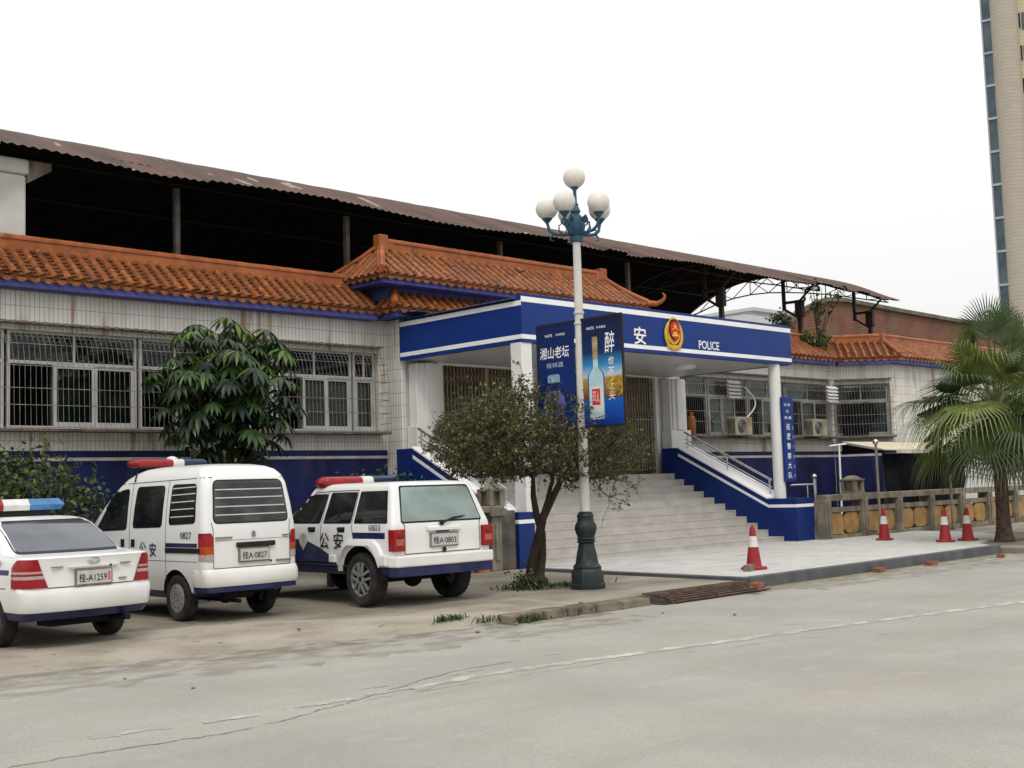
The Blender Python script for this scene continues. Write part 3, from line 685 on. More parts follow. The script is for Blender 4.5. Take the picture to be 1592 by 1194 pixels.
nx = int((HX1-HX0)/.05)
for y in ys[::-1]:
    row = []
    for j in range(nx+1):
        x = HX0+(HX1-HX0)*j/nx; k = int((x-HX0)/.83); dy, dz = sheet[k]
        t = max(0, 1-(y-21.75)/1.5)
        row.append((x, y+dy*t, arc_s(y)+.018*math.sin(x*2*math.pi/.2)+dz*t+.05*math.sin(x*.9)*t+.008*(k % 2)))
    cols.append(row)
mb.gridf(cols); mb.build('roof_sheet', M_rust, shed, smooth=60)
mb = MB(); mb.gridf([[(x, y+.03, z-.025) for x, y, z in row] for row in cols]); mb.build('shaded_underside', M_under, shed, smooth=60)  # near-black copy of the sheet; the roof's shade is in its colour
mb = MB(); mb.box(HX0, HX1, 32.3, 32.4, 5.5, 8.3); mb.box(HX0, HX0+.1, 22.5, 32.3, 5.5, 9.); mb.build('back_wall', mat('shaded_wall', (.035, .034, .036), .9, .4, .8), shed)  # wall coloured dark to paint in the shed's unlit inside
PXS = [3.5, 8.2, 12.67, 17.08, 22.1, 27.3, 31.9, 36.5, 41.3]
for i, x in enumerate(PXS):
    if i == 1: continue
    mb = MB(); y = 22.77
    zt = arc_s(y)-.35; big = i >= 6
    mb.bar((x, y, 5.5), (x, y, zt-.1 if not big else 7.75), .11 if not big else .13)
    if big:
        mb.box(x-.09, x+.09, y-.14, y+.14, 7.15, 7.75); mb.bar((x, y, 7.7), (x, y+.62, 7.72), .09); mb.bar((x, y+.62, 7.45), (x, y+.62, arc_s(y+.62)-.08), .10); mb.bar((x, y, 7.1), (x, y+.62, 7.5), .07); mb.bar((x, y-.02, 7.72), (x, y-.6, arc_s(y-.6)-.03), .06)
    mb.build('post', M_steel_dk if i >= 6 else M_steel_br, shed)
for i, x in enumerate(PXS):
    if i < 7: continue
    mb = MB(); yy = [22.0+.86*k for k in range(12)]
    up = [V(x, y, arc_s(y)-.06) for y in yy]; lo = [V(x, y, arc_s(y)-.06-.62*math.sin(math.pi*min(1, max(0.02, (y-22)/9.5)))**.5) for y in yy]
    for k in range(11):
        mb.bar(up[k], up[k+1], .05); mb.bar(lo[k], lo[k+1], .045); mb.bar(lo[k], up[k+1] if k % 2 == 0 else up[k], .026); mb.bar(up[k], lo[k+1], .026)
    mb.build('roof_truss', M_steel_dk, shed)
mb = MB()
for y in (22.6, 24.2, 26, 28, 30): mb.bar((HX0, y, arc_s(y)-.05), (HX1-.05, y, arc_s(y)-.05), .045)
mb.build('purlin', M_steel_dk, shed)

t = thing('concrete_pillar', 'white concrete pillar with a bracket arm holding up the rusty roof', 'pillar', (8.9, 22.7, 5.5))
mb = MB(); mb.box(8.5, 9.33, 22.35, 23.0, 5.5, 7.75); mb.box(8.44, 9.37, 22.30, 23.05, 7.75, 8.05); mb.build('shaft', mat('dull_white_conc', (.52, .51, .48), .8, .12, 1.5, .2), t, bevel=.06)
mb = MB(); mb.prism([(9.37, 22.45, 7.62), (9.85, 22.45, 7.93), (9.85, 22.45, 8.07), (9.37, 22.45, 8.07)], (0, .4, 0)); mb.build('bracket', M_grey_conc, t)

# ------------------------------------------------------------------ buildings behind
M_brick = grid_mat('red_brick', (.15, .055, .034), (.17, .13, .105), .36, .13, .018, .9, var=.3, offset=.5)
mixin(M_brick, mul(M_brick, noise_fac(M_brick, .5, (1, 1, 1), .5, .7, 6), .7), (.16, .115, .085))
t = thing('brick_building', 'old red brick building with sloping roofline behind the right wing', 'building', (60, 34, 0))
pts = [atY(px, py, 32) for px, py in ((1216, 600), (1216, 512), (1240, 487), (1283, 468), (1310, 469), (1400, 486), (1480, 500), (1592, 512), (1700, 522), (1700, 600))]
mb = MB(); mb.prism(pts, (0, .5, 0)); mb.build('wall', M_brick, t, recalc=True)
mb = MB()
for a, b in zip(pts[1:8], pts[2:9]): mb.bar(a+V(0, -.05, .08), b+V(0, -.05, .08), .3, .2)
mb.build('coping', mat('mossy_coping', (.12, .115, .085), .9, .3, 2), t)
t = thing('white_building', 'low white building with flat roof beside the brick gable', 'building', (66, 45, 0))
a, b, c = atY(1158, 486, 42), atY(1190, 478, 42), atY(1262, 476, 42)
mb = MB(); mb.box(a.x, c.x, 42, 50, 0, a.z-.1); mb.build('wall', mat('far_white', (.55, .56, .57), .7, .05, 1), t)
mb = MB(); mb.box(b.x, c.x, 43, 49, a.z-.1, b.z-.1); mb.box(b.x-.3, c.x+.3, 42.7, 49.3, b.z-.1, b.z+.1); mb.build('roof_block', mat('far_grey', (.45, .46, .47), .7, .05, 1), t)

# tower
TY = 50.
tb = atY(1556, 500, TY); e1 = V(.40, -.917, 0).normalized(); e2 = V(.917, .40, 0).normalized()
base = V(tb.x, tb.y, 0); tw = thing('tower_block', 'tall beige apartment tower with rounded bay and narrow glass strip', 'building', base)
TH = 66.
M_btile = grid_mat('beige_tower_tile', (.40, .365, .31), (.33, .29, .23), 80, .36, .035, .6)
M_cream = grid_mat('cream_tower_tile', (.55, .48, .33), (.42, .36, .25), 80, .36, .03, .6)
M_tglass = mat('tower_glass', (.05, .075, .09), .15, .3, .6, metal=.2, c2=(.09, .125, .135))
def tp(u, v, z): return base+e1*u+e2*v+V(0, 0, z)
mb = MB(); mb.prism([tp(.12, .3, 0), tp(1.4, .0, 0), tp(1.4, 8, 0), tp(.12, 8, 0)], (0, 0, TH)); mb.build('glass_strip', M_tglass, tw)
mb = MB()
for i in range(20): 
    z = 3+3.3*i; mb.prism([tp(.02, .2, z), tp(1.3, -.1, z), tp(1.3, .3, z), tp(.02, .6, z)], (0, 0, .22))
mb.prism([tp(0, .25, 0), tp(.12, .22, 0), tp(.12, 8, 0), tp(0, 8, 0)], (0, 0, TH)); mb.build('spandrel', mat('lavender_frame', (.36, .36, .42), .5, .1, 1), tw)
mb = MB(); q = [tp(2.07+1.36*math.sin(a), .75-1.36*math.cos(a), 0) for a in [math.pi*(-.5)+math.pi*k/16 for k in range(17)]]; mb.prism(q+[tp(3.43, 8, 0), tp(.9, 8, 0)], (0, 0, TH)); mb.build('round_bay', M_btile, tw, smooth=30)
mb = MB(); mb.prism([tp(3.43, 1.2, 0), tp(12, 1.2, 0), tp(12, 9, 0), tp(3.43, 9, 0)], (0, 0, TH)); mb.build('wall', M_cream, tw)
for i in range(20):
    z = 2.0+3.3*i
    for u in (3.72, 6.6):
        mb = MB(); mb.prism([tp(u, 1.14, z), tp(u+1.7, 1.14, z), tp(u+1.7, 1.2, z), tp(u, 1.2, z)], (0, 0, 1.7))
        if u < 5 and i < 18: mb.build('window', M_tglass, tw)
for i in range(18):
    z = 2.2+3.3*i; mb = MB(); mb.prism([tp(3.45, 1.15, z), tp(3.6, 1.15, z), tp(3.6, 1.2, z), tp(3.45, 1.2, z)], (0, 0, 1.5)); mb.build('slot_window', M_black, tw)

# ------------------------------------------------------------------ balustrades
def balustrade(name, label, xs, y, grp):
    t = thing(name, label, 'balustrade', ((xs[0]+xs[-1])/2, y, 0))
    mb = MB(); mb.box(xs[0], xs[-1], y-.12, y+.12, 0, .13); mb.build('plinth', M_grey_conc, t, bevel=.015)
    mb = MB(); mb.box(xs[0], xs[-1], y-.16, y+.16, .99, 1.15); mb.build('top_rail', M_grey_conc, t, bevel=.015)
    mb = MB(); mb.box(xs[0], xs[-1], y-.09, y+.09, .70, .83); mb.build('middle_rail', M_grey_conc, t, bevel=.01)
    for i, x in enumerate(xs):
        mb = MB(); mb.box(x-.13, x+.13, y-.18, y+.18, 0, 1.02); mb.box(x-.07, x+.07, y-.21, y-.18, .1, .95); mb.build('post', M_grey_conc, t, bevel=.015)
    for a, b in zip(xs, xs[1:]):
        n = 2; ww = (b-a-.28)/n
        for k in range(n):
            c = a+.14+ww*(k+.5); hw, hh, ch = ww/2-.03, .275, .12; z = .415
            pts = [(c-hw+ch, z-hh), (c+hw-ch, z-hh), (c+hw, z-hh+ch), (c+hw, z+hh-ch), (c+hw-ch, z+hh), (c-hw+ch, z+hh), (c-hw, z+hh-ch), (c-hw, z-hh+ch)]
            mb = MB(); mb.prism([(px, y-.06, pz) for px, pz in pts], (0, .12, 0)); mb.build('panel', M_yel, t, bevel=.02)
    return t
balustrade('stone_balustrade', 'weathered concrete balustrade with ochre eight-sided panels right of the stairs', [26.95, 28.75, 30.6, 32.45, 34.3, 36.15, 38.0, 39.9, 41.8, 43.7], 16.45, None)
t = thing('stone_wall', 'grey concrete parapet wall with a carved post left of the stairs', 'wall', (15.5, 17.2, 0))
M_dconc = mat('dark_concrete', (.10, .092, .08), .9, .35, 2.5, .4)
mb = MB(); mb.box(12.4, 16.1, 17.1, 17.3, -.1, 1.12); mb.box(16.36, 16.79, 17.1, 17.3, 0, 1.15); mb.build('wall', M_dconc, t, bevel=.015)
mb = MB(); mb.box(12.4, 16.1, 17.0, 17.4, 1.12, 1.25); mb.build('coping', M_grey_conc, t, bevel=.02)
mb = MB(); mb.box(16.1, 16.36, 17.04, 17.36, 0, 1.05); mb.box(16.02, 16.44, 16.96, 17.44, 1.05, 1.2); mb.box(16.17, 16.29, 17.01, 17.04, .2, .9); mb.build('post', M_grey_conc, t, bevel=.015)
def lantern(x, y, z, s_, label):
    t = thing('stone_lantern', label, 'lantern', (x, y, z), group='stone lantern caps on the parapets')
    mb = MB(); h = s_
    mb.box(x-h, x+h, y-h, y+h, z, z+.05); 
    for i in (-1, 1):
        for j in (-1, 1): mb.box(x+i*h*.72-.05, x+i*h*.72+.05, y+j*h*.72-.05, y+j*h*.72+.05, z+.05, z+.33)
    mb.box(x-h*.5, x+h*.5, y-h*.5, y+h*.5, z+.05, z+.33)
    mb.prism([(x-h, y-h, z+.33), (x+h, y-h, z+.33), (x+h, y+h, z+.33), (x-h, y+h, z+.33)], (0, 0, .05)); mb.lathe([(h*1.15, z+.38), (h*.5, z+.46), (.02, z+.47)], (x, y, 0), 4, rot=math.pi/4)
    mb.build('stone_block', M_grey_conc, t, bevel=.012)
lantern(16.23, 17.2, 1.2, .19, 'carved stone cap on the wall post behind the jeep')
lantern(28.72, 16.62, 1.15, .24, 'carved stone cap on the ochre panelled balustrade')

# rails and poles by the balustrade
M_pole = mat('dull_steel_pole', (.26, .23, .20), .5, .2, 6, metal=.4)
for x, y, h, lab in ((29.12, 16.1, 2.42, 'thin steel pole with ball top in front of the ochre balustrade'), (32.9, 15.95, 2.35, 'thin rusty steel pole beside the palm fronds')):
    t = thing('steel_pole', lab, 'pole', (x, y, 0), group='thin poles by the balustrade')
    mb = MB(); mb.path([(x, y, 0), (x, y, h)], .035, 10); mb.box(x-.08, x+.08, y-.08, y+.08, AP if x < 31 else 0, AP+.03); mb.build('shaft', M_pole, t, smooth=50)
    mb = MB(); mb.sphere((x, y, h+.05), .075, 14, 10); mb.build('ball_finial', M_steel, t, smooth=60)
t = thing('standing_pipe', 'white T-shaped pipe standing behind the balustrade', 'pipe', (31.3, 18.5, 0))
mb = MB(); mb.path([(31.3, 18.5, 0), (31.36, 18.5, 2.5)], .03, 8); mb.path([(30.85, 18.5, 2.48), (31.75, 18.5, 2.54)], .025, 8); mb.build('tube', M_stripe, t, smooth=50)
t = thing('short_railing', 'short steel railing with ball post behind the stair plinth', 'railing', (27.4, 17.4, 1))
mb = MB(); mb.path([(26.9, 17.3, 1.42), (28.0, 17.3, 1.42)], .025, 8); mb.path([(27.65, 17.3, .9), (27.65, 17.3, 1.42)], .02, 8); mb.path([(28.0, 17.3, .9), (28.0, 17.3, 1.55)], .05, 10); mb.sphere((28., 17.3, 1.62), .07, 12, 8); mb.build('tube', M_steel, t, smooth=50)

# booth with tarp, white wall
t = thing('market_booth', 'black tarpaulin booth under a thin beige awning behind the balustrade', 'booth', (35.5, 18.6, 0))
mb = MB(); mb.prism([(32.3, 17.6, 2.32), (38.4, 17.6, 2.28), (38.2, 19.3, 2.62), (32.9, 19.3, 2.62)], (0, 0, .03)); mb.build('awning', M_beige, t)
mb = MB(); mb.prism([(32.3, 17.62, 2.29), (32.86, 19.3, 2.58), (32.9, 19.3, 2.25)], (.02, 0, 0)); mb.build('awning_side', M_tarp, t)
mb = MB(); r_ = random.Random(5); mb.gridf([[(32.9+.25*i, 17.9+.07*math.sin(i*.9+z)+r_.uniform(-.03, .03), z*.28) for i in range(21)] for z in range(9)]); mb.build('tarp', M_tarp, t, smooth=60)
for x in (32.95, 38.0): mb = MB(); mb.bar((x, 18.0, 0), (x, 18.0, 2.3), .06); mb.build('post', M_steel_dk, t)
t = thing('white_wall', 'low white tiled wall with slack wires behind the palm', 'wall', (41.5, 18.6, 0))
mb = MB(); mb.box(38.3, 47, 18.5, 18.7, 0, 2.32); mb.build('wall', mat('white_tile_wall', (.62, .62, .61), .5, .06, 2), t)
mb = MB()
for k in range(7):
    z0 = 1.15+.18*k; mb.path([(38.4+.43*i, 18.46, z0+.35-.10*i*.28+.05*math.sin(i*.5+k)) for i in range(20)], .011, 4)
mb.build('wire', M_black, t)

# air conditioners
M_ac = mat('ac_cream', (.30, .27, .215), .5, .15, 3); mixin(M_ac, mul(M_ac, noise_fac(M_ac, 3, (1, 1, .4), .5, .65), .7), (.17, .10, .05))
def ac(x, y, z, label, w_=.85):
    t = thing('air_conditioner', label, 'air conditioner', (x, y, z), group='outdoor air conditioning units')
    mb = MB(); mb.box(x, x+w_, y, y+.32, z, z+.55); mb.build('casing', M_ac, t, bevel=.02)
    mb = MB(); mb.lathe([(.001, 0), (.21, 0), (.21, -.012), (.001, -.012)], (x+w_*.38, y-.001, z+.28), 24, 'y', False); mb.build('fan_guard', M_black, t)
    mb = MB()
    for q in (.05, .10, .15, .20): mb.path([(x+w_*.38+q*math.cos(k*math.pi/10), y-.02, z+.28+q*math.sin(k*math.pi/10)) for k in range(21)], .005, 4, False)
    mb.build('guard_ring', M_alu, t)
    mb = MB()
    for k in range(6): mb.box(x-.004, x, y+.03+.045*k, y+.05+.045*k, z+.06, z+.48)
    mb.build('side_vent', M_black, t)
ac(29.6, 20.82, 2.9, 'cream air conditioner on the ledge nearer the stair pilaster')
ac(33.8, 20.82, 2.9, 'rust stained air conditioner on the ledge right of the blue name board')
ac(12.05, 20.9, 2.02, 'white air conditioner below the left windows, behind the umbrella tree')
t = thing('gas_cylinder', 'orange gas cylinder on the window ledge beside the right pilaster', 'cylinder', (27.75, 20.95, 2.9))
mb = MB(); mb.lathe([(.02, 2.9), (.11, 2.905), (.12, 2.95), (.12, 3.35), (.10, 3.42), (.05, 3.46), (.045, 3.5), (.07, 3.51), (.07, 3.55), (.01, 3.555)], (27.72, 21.0, 0), 16); mb.build('tank', mat('orange_paint', (.30, .10, .03), .5, .15, 6), t, smooth=40)
t = tag(MB().build('cable', M_black), None, None) if False else None
mb = MB(); mb.path([(30.5+.5*math.sin(k*.26), 21.05, 4.35-.075*k) for k in range(20)], .02, 6); tag(mb.build('drain_hose', mat('hose_white', (.6, .58, .5), .5, .1, 4), smooth=50), 'pale curved hose hanging on the right window grille', 'hose')
q = [(.30, 2.98), (.28, 4.02), (.75, 4.0), (1.15, 4.08), (1.38, 3.95), (1.46, 3.6), (1.28, 3.36), (1.14, 3.22), (1.12, 2.94), (.98, 3.0)]
mb = MB(); mb.prism([(x, YG-.10, z) for x, z in q], (0, .03, 0)); mb.xform(MS); tag(mb.build('plastic_sheet', M_tarp, recalc=True), 'black plastic sheet stuffed behind the far right window grille', 'sheet')
for x, y, lab in ((30.2, 21.5, 'grey louvred vent at the top of the right windows, near the pilaster'), (35.55, 21.35, 'white louvred vent at the top of the right windows, near the black sheet')):
    mb = MB()
    for k in range(5): mb.prism([(x, y, 4.12+.11*k), (x+.62, y, 4.12+.11*k), (x+.62, y-.09, 4.06+.11*k), (x, y-.09, 4.06+.11*k)], (0, 0, .045))
    tag(mb.build('louvre_vent', M_white if x > 33 else M_alu), lab, 'vent', 'louvred window vents')

# blue name board on the right column
t = thing('name_board', 'tall narrow blue board with white characters on the right canopy column', 'sign', (26.6, 17.12, 1.5))
nx0, nx1, ny = 26.36, 26.86, 17.10
mb = MB(); mb.box(nx0, nx1, ny, ny+.05, 1.52, 3.66); mb.build('board', M_blue, t, bevel=.006)
for i, ch in enumerate('巡逻警察大队'): text(ch, ((nx0+nx1)/2-.03, ny-.003, 2.90-.245*i), FX, FZ, .16, M_stripe, t, width=.17, bold=.01)
for i, s_ in enumerate(('公·安·', '公·', '安 局')): text(s_, ((nx0+nx1)/2-.02, ny-.003, 3.46-.165*i), FX, FZ, .075, M_stripe, t, width=.30 if i != 1 else .14, bold=.012)
for i, s_ in enumerate(('si', 'lo', 'gin', 'ca', 'da', 'du')): text(s_, (nx1-.075, ny-.003, 2.88-.245*i), V(0, 0, -1), FX, .04, M_stripe, t, width=.075)

# ------------------------------------------------------------------ street lamp with banners
L0 = V(14.08, 12.79, 0)
M_lampg = mat('lamp_green', (.020, .028, .028), .45, .25, 6, .1)
M_lampb = mat('lamp_blue_iron', (.035, .085, .135), .5, .25, 8, .1)
M_post = mat('lamp_white', (.55, .54, .51), .55, .08, 4)
mixin(M_post, noise_fac(M_post, 4, (2, 2, .7), .66, .70, 3), (.28, .30, .32))
M_globe = mat('lamp_globe', (.66, .62, .58), .3, .05, 3)
mixin(M_globe, mul(M_globe, noise_fac(M_globe, 6, (3, 3, .4), .5, .7, 4), .4), (.46, .42, .38))
lamp = thing('street_lamp', 'white street lamp with six globes on a dark octagonal base beside the bare tree', 'lamp', L0)
T = L0+V(.008, -.022, 0)
mb = MB(); p8 = [(.285, 0), (.285, .10), (.265, .12), (.265, .34), (.225, .42), (.235, .46), (.19, .53), (.165, .72), (.14, .86), (.125, .97)]
K_ = .73; mb.lathe([(a, b*K_) for a, b in p8], L0, 8, rot=math.pi/8); mb.lathe([(a, b*K_) for a, b in [(.125, .96), (.155, .99), (.125, 1.02), (.15, 1.05), (.13, 1.08), (.155, 1.17), (.175, 1.26), (.165, 1.34), (.13, 1.42), (.125, 1.50), (.135, 1.53), (.11, 1.60), (.075, 1.63)]], L0, 16)
mb.build('pedestal', M_lampg, lamp, smooth=35)
mb = MB(); mb.path([L0+V(0, 0, 1.12), L0.lerp(T, .3)+V(0, 0, 2.3), L0.lerp(T, .8)+V(0, 0, 4.25), T+V(0, 0, 5.46)], [.078, .074, .067, .06], 16); mb.build('shaft', M_post, lamp, smooth=50)
mb = MB()
for z in (4.13, 4.30): mb.lathe([(.072, z-.02), (.082, z-.015), (.082, z+.015), (.072, z+.02)], L0.lerp(T, .75), 14)
mb.build('clamp', M_post, lamp, smooth=40)
mb = MB(); mb.lathe([(.06, 5.42), (.10, 5.44), (.11, 5.50), (.085, 5.53), (.13, 5.58), (.15, 5.68), (.13, 5.80), (.08, 5.86), (.06, 5.88), (.085, 5.92), (.05, 6.0), (.045, 6.02), (.055, 6.03), (.032, 6.06), (.026, 6.22), (.03, 6.23), (.028, 6.26), (.075, 6.31), (.085, 6.33)], T, 14)
vd = V(T.x, T.y, 0).normalized(); vr = V(vd.y, -vd.x, 0)
gl = []
for k, a in enumerate((-94, -22, 53, 122, 194)):
    d = vr*math.sin(R(a))-vd*math.cos(R(a)); RR = .455; zz = 5.99
    mb.path([T+d*.09+V(0, 0, 5.56), T+d*.20+V(0, 0, 5.555), T+d*.33+V(0, 0, 5.57), T+d*.42+V(0, 0, 5.63), T+d*RR+V(0, 0, 5.76)], [.03, .026, .026, .026, .022], 8)
    mb.lathe([(.022, 5.75), (.035, 5.77), (.07, 5.81), (.085, 5.825), (.085, 5.84)], T+d*RR, 12)
    for sc_, st_ in ((1, .22), (-.6, .36)):
        c0 = T+d*st_+V(0, 0, 5.57); mb.path([c0, c0+d*.05+V(0, 0, .06*sc_), c0+d*.05+V(0, 0, .14*sc_), c0+d*.0+V(0, 0, .17*sc_)], [.016, .013, .01, .006], 6)
    c0 = T+d*.11+V(0, 0, 5.76); mb.path([c0, c0+d*.09+V(0, 0, .06), c0+d*.12+V(0, 0, .0), c0+d*.07+V(0, 0, -.05)], [.03, .026, .02, .012], 6)
    gl.append((T+d*RR, 5.99))
gl.append((T, 6.47))
mb.build('bracket_arms', M_lampb, lamp, smooth=45)
for c, z in gl: m_ = MB(); m_.sphere((c.x, c.y, z), .176, 24, 16); m_.build('globe', M_globe, lamp, smooth=60)

def ramp_mat(name, stops, rough=.35):
    m = mat(name, (.5, .5, .5), rough, .02); n, l = nodes_of(m); f = zrange(m, 0, 1)
    rp = n.new('ShaderNodeValToRGB'); rp.color_ramp.elements[0].position, rp.color_ramp.elements[0].color = stops[0][0], (*stops[0][1], 1)
    rp.color_ramp.elements[1].position, rp.color_ramp.elements[1].color = stops[-1][0], (*stops[-1][1], 1)
    for p_, c in stops[1:-1]: e = rp.color_ramp.elements.new(p_); e.color = (*c, 1)
    l.new(f, rp.inputs[0]); l.new(rp.outputs[0], n['Principled BSDF'].inputs['Base Color']); return m
M_b1 = ramp_mat('banner_print_blue', [(0, (.003, .045, .22)), (.3, (.003, .024, .15)), (1, (.004, .014, .075))])
M_b2 = ramp_mat('banner_print_sky', [(0, (.002, .03, .22)), (.24, (.004, .09, .42)), (.25, (.10, .045, .02)), (.30, (.20, .09, .02)), (.44, (.42, .24, .04)), (.455, (.40, .52, .62)), (.56, (.03, .22, .46)), (.68, (.003, .022, .10)), (1, (.003, .006, .032))])
BZ0, BZ1 = 2.50, 4.17
# banners hang square to the road: one towards it, one away from it
def banner(y0, y1, m, label):
    t = thing('banner', label, 'banner', (L0.x-.03, (y0+y1)/2, BZ0), group='advertising banners on the street lamp'); x = L0.x-.03
    b = MB(); b.box(x, x+.022, min(y0, y1), max(y0, y1), BZ0, BZ1); o = b.build('board', m, t)
    me = o.data; k = 1/(BZ1-BZ0)
    # local z runs 0..1 so that the print follows the board
    for v in me.vertices: v.co.z *= k
    o.scale = (1, 1, 1/k)
    b = MB()
    for z in (BZ0-.01, BZ1+.01): b.bar((x+.011, min(y0, y1), z), (x+.011, max(y0, y1), z), .03)
    e = y0 if abs(y0-L0.y) > abs(y1-L0.y) else y1; b.bar((x+.011, e, BZ0), (x+.011, e, BZ1), .03)
    e2_ = y0+y1-e; b.bar((x+.011, e2_, BZ1+.01), (x+.011, L0.y, BZ1+.01), .025); b.bar((x+.011, e2_, BZ0-.01), (x+.011, L0.y, BZ0-.01), .025)
    b.build('frame', mat('banner_frame', (.02, .014, .02), .5, .2, 5), t)
    return t, x-.0015
BR = V(0, -1, 0)
t, bx_ = banner(12.70, 11.88, M_b2, 'right banner with a clear bottle over a golden field')
def bp_(y, z): return (bx_, y, z)
text('醉', bp_(12.13, 3.77), BR, FZ, .33, M_stripe, t, width=.20, bold=.006, shear=.1)
for ch, z, h in (('也', 3.49, .12), ('不', 3.31, .14), ('上', 3.11, .12), ('头', 2.95, .14)): text(ch, bp_(12.12, z), BR, FZ, h, M_stripe, t, width=h*.95, bold=.004, shear=.15)
text('VATS', bp_(12.52, 4.02), BR, FZ, .045, M_stripe, t, width=.16, bold=.01); text('华泽集团', bp_(12.30, 4.02), BR, FZ, .04, M_stripe, t, width=.19)
M_bot = mat('printed_bottle', (.40, .56, .64), .3, .1, 6); M_botd = mat('printed_edge', (.02, .11, .25), .3, .1, 6)
def flat(pts, c, d=0., mm=None, name='print', par=None):
    b = MB(); b.prism([(bx_-d, c[0]-a, c[1]+z) for a, z in pts], (-.001, 0, 0)); return b.build(name, mm, par, recalc=True)
prof = [(-.155, 0), (.155, 0), (.165, .03), (.165, .62), (.15, .70), (.06, .80), (.055, .94), (-.055, .94), (-.06, .80), (-.15, .70), (-.165, .62), (-.165, .03)]
bc = (12.43, 2.60)
flat([(a*1.06, z*1.005-.004) for a, z in prof], bc, 0, M_botd, 'printed_bottle', t); flat([(a*.9, z) for a, z in prof], bc, .0015, M_bot, 'printed_bottle', t)
flat([(-.05, .93), (.05, .93), (.055, 1.26), (.045, 1.28), (-.045, 1.28), (-.055, 1.26)], bc, .003, mat('printed_cork', (.34, .25, .14), .5, .3, 9), 'printed_cap', t)
flat([(-.135, .10), (.135, .10), (.135, .50), (-.135, .50)], bc, .003, mat('printed_label', (.62, .64, .62), .5, .05, 9), 'printed_label', t)
flat([(-.09, .22), (.075, .22), (.075, .47), (-.09, .47)], bc, .0045, M_red, 'printed_seal', t)
text('印', (bx_-.006, bc[0]+.045, bc[1]+.345), BR, FZ, .19, M_stripe, t, width=.065); text('人', (bx_-.006, bc[0]-.03, bc[1]+.345), BR, FZ, .18, M_stripe, t, width=.06)
b = MB(); r_ = random.Random(8)
for k in range(70):
    y = r_.uniform(11.9, 12.22); z = r_.uniform(2.93, 3.22); l_ = r_.uniform(.05, .14); b.add([(bx_-.0005, y, z), (bx_-.0005, y-l_, z+l_*.55), (bx_-.0005, y-l_, z+l_*.55+.009), (bx_-.0005, y, z+.009)], [(0, 1, 2, 3)])
b.v = [(x, max(y, 11.89), z) for x, y, z in b.v]; b.build('printed_grain', mat('print_gold', (.62, .40, .06), .4, .3, 9), t)
t, bx_ = banner(12.88, 13.68, M_b1, 'left banner with a round blue jar under white script')
text('湘山老坛', bp_(13.30, 3.72), BR, FZ, .19, M_stripe, t, width=.64, bold=.008, shear=.1)
text('VATS', bp_(13.42, 4.00), BR, FZ, .045, M_stripe, t, width=.17, bold=.01); text('华泽集团', bp_(13.16, 4.0), BR, FZ, .04, M_stripe, t, width=.20)
text('桂林酒', bp_(13.30, 3.52), BR, FZ, .085, mat('pale_print', (.42, .48, .6), .5, .1, 4), t, width=.36)
bc = (13.33, 2.56); M_jar = mat('printed_jar', (.09, .11, .36), .3, .4, 4, c2=(.20, .22, .5))
flat([(-.11, 0), (.11, 0), (.20, .12), (.24, .3), (.21, .45), (.12, .54), (-.12, .54), (-.21, .45), (-.24, .3), (-.20, .12)], bc, 0, M_jar, 'printed_jar', t)
flat([(-.10, .54), (.10, .54), (.105, .68), (-.105, .68)], bc, 0, mat('printed_neck', (.01, .02, .09), .3, .2, 4), 'printed_neck', t)
flat([(-.13, .68), (.13, .68), (.135, .78), (.1, .81), (-.1, .81), (-.135, .78)], bc, .0, mat('printed_lid', (.22, .34, .46), .3, .3, 12), 'printed_lid', t)

# ------------------------------------------------------------------ cones, bricks
M_cone = mat('cone_red', (.27, .022, .024), .5, .15, 6); mixin(M_cone, mul(M_cone, noise_fac(M_cone, 5, (1, 1, 1), .5, .75), .4), (.22, .06, .05))
M_cw = mat('cone_white', (.62, .61, .60), .45, .1, 6)
t = thing('traffic_cone', 'scuffed red and white traffic cone at the forecourt kerb beside the grey block', 'cone', (17.75, 12.24, AP), group='red and white traffic cones')
def ring_(zs): return [(.124-.085*(z-.05)/.62, z) for z in zs]
mb = MB(); mb.prism([(-.19+.04*(i in (0,)), -.19, 0) if False else q for i, q in enumerate([(-.12, -.17, 0), (.12, -.17, 0), (.17, -.12, 0), (.17, .12, 0), (.12, .17, 0), (-.12, .17, 0), (-.17, .12, 0), (-.17, -.12, 0)])], (0, 0, .045)); mb.build('foot', M_cone, t, local=True, bevel=.012)
mb = MB(); mb.lathe([(.135, .044), (.126, .06)]+ring_((.07, .36)), (0, 0, 0), 24, cap=False); mb.build('shell', M_cone, t, local=True, smooth=40)
mb = MB(); mb.lathe(ring_((.53, .66))+[(.03, .685), (.012, .69), (.012, .715), (.001, .72)], (0, 0, 0), 24, cap=False); mb.build('tip', M_cone, t, local=True, smooth=40)
mb = MB(); mb.lathe(ring_((.36, .53)), (0, 0, 0), 24, cap=False); mb.build('reflective_band', M_cw, t, local=True, smooth=40)
cone0 = t; t.scale = (1.08,)*3
dup(cone0, (26.83, 14.74, AP), .3, 'traffic cone standing alone before the ochre balustrade, near the ball-top pole')
dup(cone0, (26.35, 12.98, AP), .7, 'left one of the two close-set traffic cones near the palm')
dup(cone0, (26.97, 12.74, AP), 1.1, 'right one of the two close-set traffic cones, nearest the palm trunk')
M_bk = mat('brick_red', (.24, .09, .055), .9, .3, 9, .3)
